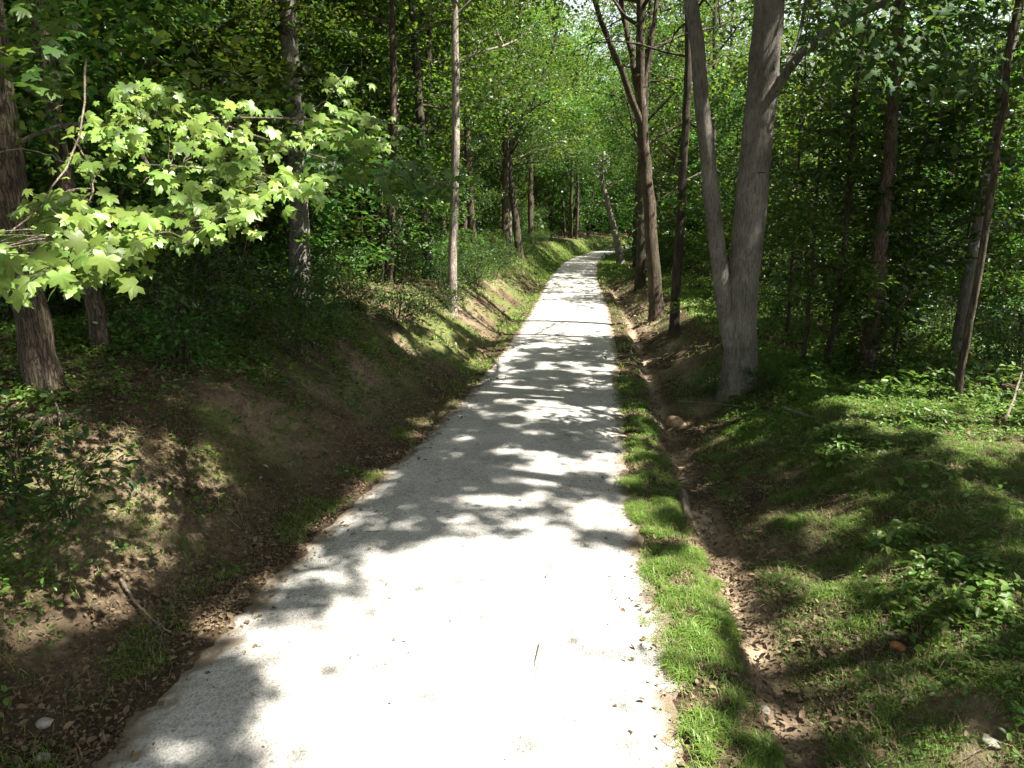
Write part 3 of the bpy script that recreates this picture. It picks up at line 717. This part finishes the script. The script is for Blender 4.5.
oak, ob = hero('twin_trunk_oak', 'large grey oak with two trunks joined at the foot beside the ditch', [(741, 389), (739, 340), (745, 270), (757, 150), (770, 0)], 34, M_barkB, 17, seed=31, flare=.3, seg=36, bias=(-1.5, .5), reach=4.4, ns=620, zmin=7.5,
     forks=[(17, [(731, 345, -.06), (723, 300, -.08), (718, 265, -.1), (714, 210, -.12), (706, 150, -.15), (701, 75, -.18), (691, 0, -.2), (676, -80, -.3)], (-.5, 0, 4.)), (9, [(764, 110, .05), (782, 78, -.2), (800, 52, -.5), (832, 26, -.9), (890, 0, -1.5), (965, -20, -2.2)], (1., -.4, .1)), (5, [(757, 150, .2), (772, 95, .35), (798, 45, .6), (806, 0, .8)], (.2, .1, 1.5))])
OAKP = [(790, 30), (830, -10), (1010, -30), (1024, 30), (985, 80), (920, 100), (870, 78), (820, 62)]
P_oak = clustered(OAKP, 100, 9, rr_, lambda p: np.full(np.shape(p), 9.3), .26)
sprig('foliage', P_oak, oak, ob, M_oak, .17, rr_, (.1, -.35, .85), OAK)

hero('canopy_tree', 'brown trunk branching high beside the path, the thickest of its row', [(657, 318), (652, 250), (647, 180), (641, 110)], 14, M_barkA, 15, seed=32, flare=.35, bias=(-1.2, 0), zmin=8,
     forks=[(7, [(643, 130, 0), (625, 80, -.4), (606, 35, -.8), (590, -10, -1)], (-.3, 0, 2)), (8, [(642, 112, 0), (632, 55, .5), (620, 0, .8)], (-.2, 0, 2.5)), (6, [(642, 100, 0), (650, 50, 0), (657, 0, 0)], (.1, 0, 2))])
hero('canopy_tree', 'dark trunk half hidden behind the branching brown trunk', [(640, 288), (642, 200), (646, 90)], 11, M_barkD, 14, seed=33, flare=.2)
hero('canopy_tree', 'slim dark trunk with a pale sunny foot left of the oak', [(674, 332), (680, 220), (687, 110), (688, 20)], 10, M_barkD, 15, seed=34, flare=.2)
hero('bent_tree', 'small speckled tree leaning over the bend of the path', [(621, 264), (615, 232), (607, 200)], 8, M_barkC, 9, seed=35, flare=.3, zmin=4.5, reach=2.6, ns=130)
hero('canopy_tree', 'dark leaning trunk with a sunlit patch at the wood edge', [(864, 378), (872, 320), (882, 240), (893, 120)], 14, M_barkA, 14, seed=36, flare=.25,
     forks=[(5, [(868, 365, 0), (884, 330, -.2), (906, 300, -.4), (915, 290, -.5)])])
hero('canopy_tree', 'thin dark stem between the oak and the dark leaning trunk', [(826, 366), (836, 310), (846, 240), (852, 120)], 7, M_barkD, 11, seed=37, flare=.15, ns=160)
hero('canopy_tree', 'tall curved pole tree with pale foot at the shaded wood edge', [(957, 402), (968, 330), (986, 230), (1002, 110), (1018, 0)], 7, M_barkA, 14, seed=38, flare=.15, ns=200)
hero('canopy_tree', 'slanting brown stem leaning beyond the curved pole tree', [(925, 300), (938, 240), (958, 170), (986, 80)], 9, M_barkA, 12, seed=39, flare=.15, ns=160,
     forks=[(5, [(950, 195, 0), (968, 150, .4), (978, 90, .6)], (0, 0, 1))])
o_, b_ = hero('broken_snag', 'pale broken snag without a crown at the far right edge', [(996, 290), (1003, 230), (1013, 178)], 11, M_barkC, 4.6, canopy=False, seed=40, flare=.15, cat='snag')

# ------------------------------------------------------------------ woods on both sides
taken = [(o.location.x, o.location.y) for o in COL.objects if o.get('category') == 'tree']
def free(x, y, d): return all((x - a) ** 2 + (y - b) ** 2 > d * d for a, b in taken)
rt = random.Random(4)
# unseen trees added beside and behind the camera to shade the foreground
for (x, y, k) in [(6.9, -.8, 3), (8.4, -1.4, 4), (7.9, 5.9, 4), (11.5, -2.8, 4), (14, 1.5, 3), (9.8, 9.2, 3), (5.2, -2.5, 4), (13, 6.5, 4), (13.0, 12.6, 4), (11.6, 11.0, 2), (14.5, 9.6, 3), (-5.2, 2.2, 4), (-7.5, 5.0, 3), (-3.9, -2.0, 3)]:
    place_tall(k, x, y, 1.4 if x > 6.5 else 1.05, rt.random() * 6.28, rt.choice([0, 1, 1, 3])); taken.append((x, y))
for (y, dd_, k) in [(30, -6.2, 3), (35, 6.8, 3), (42, -6.5, 4), (48, 6.4, 4), (56, -6.2, 3), (63, 6.6, 4), (72, -6, 4), (80, 6, 3), (38, -7, 4), (52, 7, 3)]:
    x = float(road_c(y)) + dd_; place_tall(k, x, y, 1.15, y * 1.7, k % 4); taken.append((x, y))
for (y, dd_, k) in [(46, -4.6, 4), (55, 4.6, 4), (63, -4.6, 4), (76, 4.4, 4), (90, -5, 4)]:
    x = float(road_c(y)) + dd_; place_tall(k, x, y, 1.42, y * 2.3, 0 if dd_ < 0 else 3); taken.append((x, y))
n = 0; tries = 0
while n < 105 and tries < 6000:
    tries += 1
    y = 9 + 86 * rt.random() ** .9; side = rt.choice([-1, 1])
    c = float(road_c(y)); off = 3.0 + (27 if side < 0 else 30) * rt.random() ** 1.5
    if side > 0 and y < 13 and off < 9: continue
    x = c + side * (float(road_w(y)) + off)
    px, py, dep = project(np.array([[x, y, hz(x, y) + 1]]))
    if dep[0] < 9 or px[0] < -160 or px[0] > 1190: continue
    if 690 < px[0] < 790 and dep[0] < 20: continue
    if 560 < px[0] < 668 and side > 0: continue
    k = rt.choice([0, 0, 1, 1, 2, 3])
    if 2 * TALL[k].r0 * FPX / dep[0] > 13: continue
    if not free(x, y, 2.4 if y < 40 else 3.0): continue
    place_tall(k, x, y, rt.uniform(.85, 1.2), rt.random() * 6.28, rt.choice([0, 0, 1, 2, 3, 3])); taken.append((x, y)); n += 1

HERO = [(px_, dp_) for px_, dp_ in [(302, 15.), (392, 17.), (398, 18.), (453, 15.5), (472, 20), (512, 24), (622, 40), (655, 15), (676, 14.5), (866, 12), (836, 12.5), (975, 11), (940, 20), (1005, 20)]]
def hides(px, dep, rad): return any(dep < dp_ and abs(px - px_) < rad * FPX / dep for px_, dp_ in HERO)
def place_proto(name, p, x, y, sc, rz, label, cat, group, stem='stem', leafs='foliage'):
    z = hz(x, y)
    o = thing(name, (x, y, z), label, cat, group, rz, sc)
    link(stem, p.tmesh, o); link(leafs, p.cmesh, o)
    return o
spots = []
n = 0; tries = 0
while n < 120 and tries < 9000:
    tries += 1
    y = 11 + 75 * rt.random() ** 1.2; side = rt.choice([-1, -1, 1, 1])
    c = float(road_c(y)); w = float(road_w(y)); off = 4.6 + 24 * rt.random() ** 1.2
    if side > 0 and y < 13: continue
    x = c + side * (w + off)
    px, py, dep = project(np.array([[x, y, hz(x, y) + 3]])); px = px[0]
    if px < -120 or px > 1140 or dep[0] < 12: continue
    if px > 690 and px < 800 and dep[0] < 18: continue
    if hides(px, dep[0], 1.0) or (side > 0 and 575 < px < 655 and dep[0] > 18): continue
    if any((x - a) ** 2 + (y - b) ** 2 < 3.5 for a, b in spots): continue
    spots.append((x, y)); k = rt.randrange(4)
    place_proto('young_tree', YNG[k], x, y, rt.uniform(.85, 1.15), rt.random() * 6.28, bg_label('young tree', ['short bushy', 'slim leafy', 'tall leafy', 'broad leafy'][k], x, y), 'young tree', 'young trees of the middle storey', 'trunk', 'crown')
    n += 1
for (x, y, k, sc_) in [(-6.0, 10.9, 1, .8), (-6.6, 9.6, 2, .85), (-8.4, 10.4, 1, .9), (-7.6, 13.5, 2, .9), (5.7, 13.2, 0, .8), (7.3, 13.0, 1, .72), (9.6, 14.8, 2, .8), (6.6, 16.4, 2, .9), (11.8, 15.8, 0, .9), (8.8, 17.5, 3, .9)]:
    spots.append((x, y)); place_proto('young_tree', YNG[k], x, y, sc_, rt.random() * 6.28, bg_label('young tree', ['short bushy', 'slim leafy', 'tall leafy', 'broad leafy'][k], x, y), 'young tree', 'young trees of the middle storey', 'trunk', 'crown')
n = 0; tries = 0
while n < 200 and tries < 12000:
    tries += 1
    y = 8.5 + 62 * rt.random() ** 1.15; side = rt.choice([-1, -1, 1, 1])
    c = float(road_c(y)); w = float(road_w(y))
    off = rt.uniform(3.6, 22) if side < 0 else rt.uniform(3.4 if y > 22 else 5.5, 24)
    if side > 0 and y < 12.5: continue
    x = c + side * (w + off)
    px, py, dep = project(np.array([[x, y, hz(x, y) + 1.2]])); px = px[0]
    if px < -90 or px > 1110 or dep[0] < 8.5: continue
    if side > 0 and dep[0] < 15 and px < 790: continue
    if side < 0 and y < 11 and off < 6: continue
    if hides(px, dep[0], .75) or (side > 0 and 575 < px < 655 and dep[0] > 18): continue
    if any((x - a) ** 2 + (y - b) ** 2 < 1.5 for a, b in spots): continue
    k = rt.randrange(6) if y > 12 else rt.randrange(1, 4)
    lim = UND[k]
    if off < 4.6: k = rt.randrange(2)
    spots.append((x, y))
    place_proto('understory_sapling', UND[k], x, y, rt.uniform(.8, 1.15), rt.random() * 6.28, bg_label('leafy sapling', ['low spreading', 'bushy', 'tiered', 'slim', 'tall tiered', 'tall broad'][k], x, y), 'sapling', 'understory saplings of the woods')
    n += 1
n = 0; tries = 0
while n < 185 and tries < 9000:
    tries += 1
    y = 9 + 70 * rt.random() ** 1.5; side = rt.choice([-1, -1, 1])
    c = float(road_c(y)); w = float(road_w(y))
    off = 1.9 + 6.5 * rt.random() ** 1.6 if side < 0 else rt.uniform(3.4, 13)
    if side > 0 and y < 12: continue
    x = c + side * (w + off)
    px, py, dep = project(np.array([[x, y, hz(x, y) + .5]])); px = px[0]
    if px < -60 or px > 1084: continue
    if side < 0 and y < 10.5 and px > 200: continue
    if side > 0 and 575 < px < 655 and dep[0] > 18: continue
    if any((x - a) ** 2 + (y - b) ** 2 < .5 for a, b in spots): continue
    spots.append((x, y)); k = rt.randrange(4)
    place_proto('shrub', SHR[k], x, y, rt.uniform(.75, 1.15), rt.random() * 6.28, bg_label('shrub', ['low leafy', 'rounded leafy', 'dense leafy', 'tall leafy'][k], x, y), 'shrub', 'shrubs under the trees', 'stem', 'foliage')
    n += 1
for (px, py, k, sc, lab) in [(715, 398, 0, .6, 'small dark shrub crowding the ditch side of the oak foot'), (762, 392, 1, .5, 'small bright shrub on the bank side of the oak foot'), (20, 480, 4, .85, 'low green shrub with round leaves at the picture edge on the shaded bank'), (70, 520, 4, .7, 'low dark leafy shrub spreading on the near shaded bank')]:
    b = ground_at(px, py); place_proto('shrub', SHR[k], b[0], b[1], sc, rt.random() * 6, lab, 'shrub', 'small shrubs on the banks')

# far woods closing the view: reads as one mass
r = np.random.default_rng(77); a = Acc()
for i in range(560):
    an = -.95 + 1.9 * r.random() if i < 300 else -.08 + .34 * r.random(); R_ = 74 + 66 * r.random() if i < 300 else 96 + 50 * r.random()
    x, y = R_ * math.sin(an), R_ * math.cos(an)
    if abs(x - road_c(y)) < (6.5 if y < 115 else 3): continue
    z = hz(x, y); H = 18 + 13 * r.random()
    m = 70
    P = np.stack([r.normal(size=m) * 2.4, r.normal(size=m) * 2.4, H * (.02 + .98 * r.random(m) ** 1.1)], 1)
    arr = spray_leaves(P, r.normal(size=(m, 3)), np.full(m, 1.9), 26, .42, r, jit=.55)
    put_leaves(a, arr[0] + [x, y, z], arr[1], arr[2], arr[3], RHOMB)
tag(link('far_woods', a.mesh('far_woods', M_can)), 'mass of distant sunlit foliage closing the view past the bend', 'woods', kind='stuff')
a = Acc()
for i in range(130):
    an = -.95 + 1.9 * r.random(); R_ = 76 + 60 * r.random(); x, y = R_ * math.sin(an), R_ * math.cos(an)
    if abs(x - road_c(y)) < 4: continue
    z = hz(x, y); tube(a, smooth_path([(x, y, z - .3), (x + r.normal() * .4, y, z + 7), (x + r.normal() * .8, y, z + 16)], 8, .03, i), np.linspace(.2, .07, 8), 6)
tag(link('far_trunks', a.mesh('far_trunks', M_barkA, True)), 'dim trunks standing close together in the distant woods', 'woods', kind='stuff')

# ------------------------------------------------------------------ ground cover
def scatter(n, f_density, ylo, yhi, dlo, dhi, r, ypow=1.0):
    y = ylo + (yhi - ylo) * r.random(n) ** ypow; d = dlo + (dhi - dlo) * r.random(n)
    x = road_c(y) + d
    p = f_density(x, y, d, road_w(y)); k = r.random(n) < p
    x, y = x[k], y[k]
    px, py, dep = project(np.stack([x, y, height(x, y)], 1))
    v = (px > -120) & (px < 1144) & (py < 900) & (dep > 1)
    return x[v], y[v]
def blades(acc, x, y, r, lo, hi, wid, spread=.75, grow=None):
    n = len(x); z = height(x, y)
    an = r.random(n) * 6.28; L = (lo + (hi - lo) * r.random(n) ** 1.5); 
    if grow is not None: L = L * grow; 
    wd = wid * (.7 + .6 * r.random(n)) * (1 if grow is None else grow)
    lean = spread * (.3 + .9 * r.random(n))
    dx, dy = np.cos(an), np.sin(an)
    b = np.stack([x, y, z - .01 + r.random(n) * .03], 1); h = np.stack([dx, dy, 0 * dx], 1); sd = np.stack([-dy, dx, 0 * dx], 1)
    m = b + h * (L * lean * .45)[:, None] + np.array([0, 0, 1.]) * (L * .55)[:, None]
    t = b + h * (L * lean * 1.15)[:, None] + np.array([0, 0, 1.]) * (L * (.72 - .25 * lean))[:, None]
    V = np.stack([b - sd * wd[:, None] * .35, b + sd * wd[:, None] * .35, m + sd * wd[:, None] * .5, m - sd * wd[:, None] * .5, t], 1)
    k = (np.arange(n) * 5)[:, None]
    acc.add(V.reshape(-1, 3), k + np.array([[0, 1, 2, 3]]), k + np.array([[3, 2, 4]]))

rg = np.random.default_rng(31)
def sscale(y): return np.interp(y, [0, 5, 6.5, 8, 12, 20, 50], [1.38, 1.3, 1.17, 1.15, 1.3, 1.5, 1.6])
def dens_right(x, y, d, w):
    t = (d - w) * sscale(y)
    strip = np.clip((t + .26 + .5 * (fbm(x * 3, y * 3, 0) - .55)) / .3, 0, 1) ** 2 * np.clip((.74 + .35 * (fbm(x * 2.3, y * 2.3, 7) - .5) - t) / .12, 0, 1) * np.clip((.35 * fbm(x * 1.6, y * 1.6, 1) + .65 * fbm(x * 5.5, y * 5.5, 5) - np.interp(y, [5, 9, 14], [.41, .44, .46])) * 6, 0.04, 1)
    bank = np.clip((t - np.where(y < 6.5, 1.1, 1.2)) / .3, 0, 1) * np.clip((.5 * fbm(x * .8, y * .8, 6) + .5 * fbm(x * 3.4, y * 3.4, 1) - .34) * 7, .15, 1) * np.clip((7.5 - t) / 3, 0.05, 1)
    bank = bank * np.where((t > 1.5) & (t < 2.5) & (y > 6.2), np.clip((fbm(x * .9, y * .9, 2) - .34) * 5, .2, 1), 1)
    bank = bank * np.where((y > 10.5) & (t < 3.4), .10, 1)
    strip = strip * np.interp(y, [6.5, 9, 13, 20], [1, .7, .4, .35])
    return np.maximum(strip, bank) * (1 - .9 * bare(x, y))
a = Acc()
x, y = scatter(1300000, dens_right, 2.2, 9.5, 1.1, 6.5, rg, 1.0); t_ = (x - road_c(y) - road_w(y)) * sscale(y); blades(a, x, y, rg, .03, .10, .0042, 1.15, np.where(t_ > 1.0, .62, 1.) * (.25 + 1.5 * fbm(x * 6, y * 6, 2)))
x, y = scatter(330000, dens_right, 9.5, 15, 1.1, 7.5, rg, 1.1); blades(a, x, y, rg, .03, .10, .008, 1.1)
x, y = scatter(50000, dens_right, 14, 40, 1.2, 7, rg, 1.3); blades(a, x, y, rg, .08, .17, .02)
def dens_left(x, y, d, w):
    t = -d - w
    toe = np.clip((t + .1) / .15, 0, 1) * np.clip((.75 - t) / .2, 0, 1) * np.where(y < 11, np.clip((fbm(x * 1.7, y * 1.7, 2) - .54) * 6, 0, 1), np.clip((fbm(x * 1.2, y * 1.2, 2) - .42) * 6, 0, 1) * np.clip((y - 11) / 8, .15, 1))
    up = np.clip((t - .6) / .5, 0, 1) * np.clip((fbm(x * 1.0, y * 1.0, 5) - .5) * 5, 0, 1) * np.interp(y, [6, 15, 20], [.25, .35, .8]) * np.clip((3.5 - t) / 1, .15, 1)
    near = np.where((y < 6.3) & (t > .35), np.clip((fbm(x * 1.4, y * 1.4, 4) - .42) * 4, 0, 1) * .8, 0)
    return np.maximum(np.maximum(toe, up), near)
x, y = scatter(240000, dens_left, 2.2, 13, -7.5, -1.3, rg, 1.0); blades(a, x, y, rg, .03, .10, .005, 1.1)
x, y = scatter(60000, dens_left, 13, 70, -6, -1.3, rg, 1.2); blades(a, x, y, rg, .08, .18, .022)
def dens_far(x, y, d, w): return np.clip((np.abs(d) - w + .1) / .3, 0, 1) * np.clip((2.6 - (np.abs(d) - w)) / .8, 0, 1) * .9
x, y = scatter(30000, dens_far, 40, 100, -5, 6, rg, 1.0); blades(a, x, y, rg, .12, .25, .045)
ag = a; a = Acc()
x, y = scatter(70000, dens_right, 2.2, 10, 1.1, 6.5, rg, 1.0); blades(a, x, y, rg, .04, .13, .004, 1.3)
x, y = scatter(30000, lambda x, y, d, w: np.where((d < -w) & (d > -w - 5), .4, 0), 2.2, 12, -7, -1.5, rg, 1.0); blades(a, x, y, rg, .04, .14, .005, 1.4)
tag(link('dry_grass', a.mesh('dry_grass', M_dead)), 'dry straw-coloured grass stems mixed into the turf and the bank soil', 'dry grass', kind='stuff')
a = ag
tag(link('grass', a.mesh('grass', M_gra)), 'bright short grass edging the path and covering the open bank', 'grass', kind='stuff')

# small broad-leaved weeds
def rosettes(acc, x, y, r, hlo, hhi, size, nl):
    n = len(x); z = height(x, y); h = hlo + (hhi - hlo) * r.random(n)
    an = r.random((n, nl)) * 6.28; e = .03 + .05 * r.random((n, nl)); sp = size * .35
    C = np.stack([x[:, None] + np.cos(an) * sp * r.random((n, nl)), y[:, None] + np.sin(an) * sp * r.random((n, nl)), z[:, None] + h[:, None] * (.4 + .6 * r.random((n, nl)))], -1).reshape(-1, 3)
    A = np.stack([np.cos(an), np.sin(an), -.1 + 0 * an], -1).reshape(-1, 3)
    Nn = np.array([0, 0, 1.]) + r.normal(size=A.shape) * .35
    put_leaves(acc, C, Nn, A, size * (.5 + .8 * r.random(len(C))), OVATE)
a = Acc()
def d_wr(x, y, d, w):
    t = d - w; return np.clip((t - 1.6) / .8, 0, 1) * np.clip((fbm(x * .7, y * .7, 3) - .42) * 5, .04, 1)
x, y = scatter(26000, d_wr, 2.2, 15, 2.5, 10, rg, 1.2); rosettes(a, x, y, rg, .03, .13, .05, 4)
x, y = scatter(16000, lambda x, y, d, w: d_wr(x, y, d, w) * (fbm(x * 1.9, y * 1.9, 0) > .52), 2.2, 15, 2.5, 10, rg, 1.2); rosettes(a, x, y, rg, .04, .2, .085, 5)
x, y = scatter(60000, dens_right, 2.2, 14, 2.4, 8, rg, 1.1); rosettes(a, x, y, rg, .01, .06, .028, 4)
def d_wl(x, y, d, w):
    t = -d - w; return np.clip((t - .8) / 1.5, 0, 1) * np.clip((fbm(x * .8, y * .8, 7) - .40) * 5, .10, 1) * .8
x, y = scatter(60000, d_wl, 2.2, 16, -10, -2, rg, 1.0); rosettes(a, x, y, rg, .03, .2, .06, 4)
def d_wf(x, y, d, w): return np.clip((np.abs(d) - w - 2.6) / 1.5, 0, 1) * np.clip((fbm(x * .5, y * .5, 2) - .40) * 5, .05, 1)
x, y = scatter(50000, d_wf, 11, 48, -20, 22, rg, 1.2); rosettes(a, x, y, rg, .05, .4, .11, 5)
tag(link('weeds', a.mesh('weeds', M_weed)), 'low broad-leaved weeds spread over the banks and the woodland floor', 'weeds', kind='stuff')

# dead leaves
a = Acc()
def d_dl(x, y, d, w):
    t = np.abs(d) - w
    on = np.where(t < 0, .006 + .4 * np.exp(-((t + .0) / .25) ** 2), 1)
    toe = np.where((d < 0) & (t > 0) & (t < .9), 1.0, np.where(d < 0, .6, np.where(t > 1.3, .14, np.where(t > .5, 1.0, .4))))
    return on * toe * np.clip(.25 + 1.4 * (fbm(x * 1.1, y * 1.1, 5) - .3), .1, 1)
x, y = scatter(340000, d_dl, 2.2, 15, -8, 7, rg, 1.0)
def litter(x, y, s):
    n = len(x); C = np.stack([x, y, height(x, y) + .012 + .012 * rg.random(n)], 1)
    Nn = np.array([0, 0, 1.]) + rg.normal(size=(n, 3)) * .42; A = rg.normal(size=(n, 3)) * [1, 1, .1]
    put_leaves(a, C, Nn, A, s * (.5 + .9 * rg.random(n)), OVATE)
m_ = rg.random(len(x)) < .2
litter(x[m_], y[m_], .06); litter(x[~m_], y[~m_], .03)
x, y = scatter(60000, d_dl, 16, 45, -14, 14, rg, 1.2); litter(x, y, .12)
tag(link('leaf_litter', a.mesh('leaf_litter', M_dead)), 'brown dead leaves lying over the banks, the ditch and the path edges', 'dead leaves', kind='stuff')

# twigs on the floor (uncountable)
a = Acc()
def d_tw(x, y, d, w): return np.where(np.abs(d) - w > .1, .6, .01)
x, y = scatter(2200, d_tw, 2.3, 18, -8, 8, rg, 1.0)
for i in range(len(x)):
    an = rg.random() * 6.28; L = .07 + .4 * rg.random() ** 3; q = []
    for t in (-.5, 0, .5):
        qx, qy = x[i] + math.cos(an) * L * t + rg.normal() * .012, y[i] + math.sin(an) * L * t + rg.normal() * .012; q.append((qx, qy, hz(qx, qy) + .015 + .01 * rg.random()))
    tube(a, q, [.005, .004, .002], 4)
tag(link('twig_litter', a.mesh('twig_litter', M_dry)), 'thin dry twigs strewn over the banks and the ditch', 'twigs', kind='stuff')

# ------------------------------------------------------------------ single small things
def stick(name, label, pts, r0, r1, mat, cat, lift=.02, side=(), group=None):
    w = [ground_at(px, py) + [0, 0, lift + (p[2] if len(p) > 2 else 0)] for p in pts for px, py in [p[:2]]]
    o_ = w[0].copy(); a = Acc(); q = smooth_path(w, 14, .006, abs(int(pts[0][0]))); tube(a, q - o_, np.linspace(r0, r1, 14), 10, .12, abs(int(pts[0][1])))
    for sp in side:
        ws = [ground_at(px, py) + [0, 0, lift + hgt] for px, py, hgt in sp]
        tube(a, smooth_path(ws, 8, .005, 3) - o_, np.linspace(r1 * 1.1, r1 * .4, 8), 6)
    o = link(name, a.mesh(name, mat, True)); o.location = o_
    return tag(o, label, cat, group)
stick('fallen_log', 'short grey broken log lying in the ditch on the grass side of the path', [(682, 497), (685, 510), (688, 524)], .062, .05, M_dry, 'log', .06)
stick('fallen_branch', 'long thin bare branch lying across the bank by the foot of the oak', [(678, 404), (705, 407), (742, 409)], .022, .012, M_dry, 'branch', .05)
stick('fallen_branch', 'pale broken branch lying on the weeds below the oak', [(782, 412), (796, 416), (812, 421)], .03, .015, M_dry, 'branch', .05)
stick('fallen_branch', 'forked thin branch tangled in the ditch just above the log', [(666, 480), (676, 487), (690, 496)], .016, .008, M_barkA, 'branch', .05, [[(676, 487, .02), (692, 484, .06), (702, 480, .1)]])
stick('fallen_branch', 'dry dead branch with forked twigs at the shaded edge of the path', [(122, 588), (138, 615), (160, 632), (172, 640)], .012, .006, M_dry, 'branch', .06, [[(152, 630, .05), (150, 650, .08), (146, 665, .02)], [(160, 632, .06), (163, 650, .06), (166, 662, .02)]])
stick('fallen_branch', 'thin pale dead stem bent over the ground below the maple foot', [(32, 388, .05), (52, 405, .25), (58, 422, .18), (64, 442, 0)], .012, .006, M_dry, 'branch', .03)
stick('fallen_branch', 'slender fallen branch running down the shaded bank below the weeds', [(150, 480), (172, 490), (195, 498)], .018, .008, M_barkA, 'branch', .03)
stick('fallen_branch', 'thin curved stick lying across the pale sand of the ditch', [(714, 634), (735, 630), (756, 636)], .012, .007, M_barkA, 'branch', .02)
stick('fallen_log', 'old brown rotting log lying flat just below the maple foot', [(-20, 428), (30, 424), (82, 426)], .075, .06, M_barkA, 'log', .05)
stick('hanging_vine', 'bare dead vine stem hooked upright at the right picture edge of the wood', [(1002, 430, 0), (1012, 415, .3), (1020, 400, .8), (1016, 390, 1.4), (1022, 385, 2.0)], .016, .01, M_dry, 'vine')
import mathutils
def rock(name, label, px, py, sz, mat, cat, flat=.6, seed=0, group=None):
    b = ground_at(px, py); import bmesh
    bm = bmesh.new(); bmesh.ops.create_icosphere(bm, subdivisions=3, radius=1)
    rs = np.random.default_rng(seed); dirs = nrm(rs.normal(size=(9, 3))); cut = .55 + .4 * rs.random(9)
    for v in bm.verts:
        p = np.array(v.co)
        for dv, c in zip(dirs, cut):
            e = p @ dv
            if e > c: p = p - dv * (e - c) * .85
        p = p * (.9 + .3 * float(fbm(p[0] * 2 + seed * 7, p[1] * 2 + p[2] * 1.7, seed, 4)))
        v.co = p * [1, .75, flat] * np.array(sz)
    me = bpy.data.meshes.new(name); bm.to_mesh(me); bm.free(); me.materials.append(mat)
    me.polygons.foreach_set('use_smooth', np.ones(len(me.polygons), bool))
    o = link(name, me); o.location = (b[0], b[1], b[2] + sz * flat * .12); o.rotation_euler = (0, 0, rs.random() * 6)
    return tag(o, label, cat, group)
M_rock = stone_mat('pale limestone', (.16, .145, .12), (.36, .33, .28)); M_clay = stone_mat('tan clay', (.22, .14, .08), (.42, .30, .19)); M_red = stone_mat('rotten red wood', (.2, .07, .03), (.4, .16, .07))
rock('rock', 'pale rounded rock in the weeds near the shaded lower corner', 45, 728, .055, M_rock, 'rock', .7, 1)
rock('rock', 'grey rounded rock at the lowest edge of the shaded corner', 43, 762, .05, M_rock, 'rock', .7, 2)
rock('rock', 'flat pale stone half sunk in the sandy ditch bed', 765, 712, .05, M_rock, 'rock', .35, 3)
rock('rock', 'white stone lying alone among the weeds of the open bank', 958, 636, .04, stone_mat('white quartz', (.55, .56, .58), (.72, .73, .74)), 'rock', .5, 4)
rock('rock', 'flat grey stone on bare soil at the near end of the open bank', 990, 748, .06, M_rock, 'rock', .35, 5)
rock('clay_clod', 'undercut tan clay clod on the ditch wall below the oak', 676, 424, .22, M_clay, 'clod', .55, 6)
rock('bark_chunk', 'reddish chunk of rotten wood lying in the grassy bank', 898, 648, .06, M_red, 'wood chunk', .5, 7)
rock('bark_chunk', 'brown curled piece of bark beside the reddish wood chunk', 893, 636, .07, M_dry, 'wood chunk', .4, 8)

# ------------------------------------------------------------------ camera, light, render settings
cd = bpy.data.cameras.new('camera'); cam = bpy.data.objects.new('camera', cd); COL.objects.link(cam)
cam.location = (0, 0, CAM_H); cam.rotation_euler = (math.pi / 2 - PITCH, 0, 0)
cd.sensor_width = 36; cd.lens = 36 * FPX / 1024; cd.clip_end = 1000; cd.clip_start = .1
scene.camera = cam
el = math.asin(SUN[2]); az = math.atan2(SUN[0], SUN[1])
sl = bpy.data.lights.new('sun', 'SUN'); sl.energy = 5.0; sl.angle = math.radians(.53); sl.color = (1, .95, .86)
so = bpy.data.objects.new('sun', sl); COL.objects.link(so); so.rotation_euler = mathutils.Vector(SUN).to_track_quat('Z', 'Y').to_euler(); so.location = (20, -8, 40)
w = bpy.data.worlds.new('World'); scene.world = w; w.use_nodes = True; nt = w.node_tree
sky = nt.nodes.new('ShaderNodeTexSky'); sky.sky_type = 'NISHITA'; sky.sun_disc = False; sky.sun_elevation = el; sky.sun_rotation = az
bg = nt.nodes['Background']; bg.inputs['Strength'].default_value = .075; hs = nt.nodes.new('ShaderNodeHueSaturation'); hs.inputs['Saturation'].default_value = .3; nt.links.new(sky.outputs[0], hs.inputs['Color']); nt.links.new(hs.outputs[0], bg.inputs[0])
scene.view_settings.view_transform = 'Standard'; scene.view_settings.look = 'None'; scene.view_settings.exposure = 2.05; scene.view_settings.gamma = 1
scene.render.engine = 'CYCLES'; cy = scene.cycles
cy.max_bounces = 7; cy.diffuse_bounces = 4; cy.transmission_bounces = 5; cy.glossy_bounces = 2; cy.transparent_max_bounces = 4
cy.use_adaptive_sampling = True; cy.adaptive_threshold = .02; cy.use_denoising = True; cy.denoiser = 'OPENIMAGEDENOISE'; cy.sample_clamp_indirect = 6
cy.caustics_reflective = False; cy.caustics_refractive = False
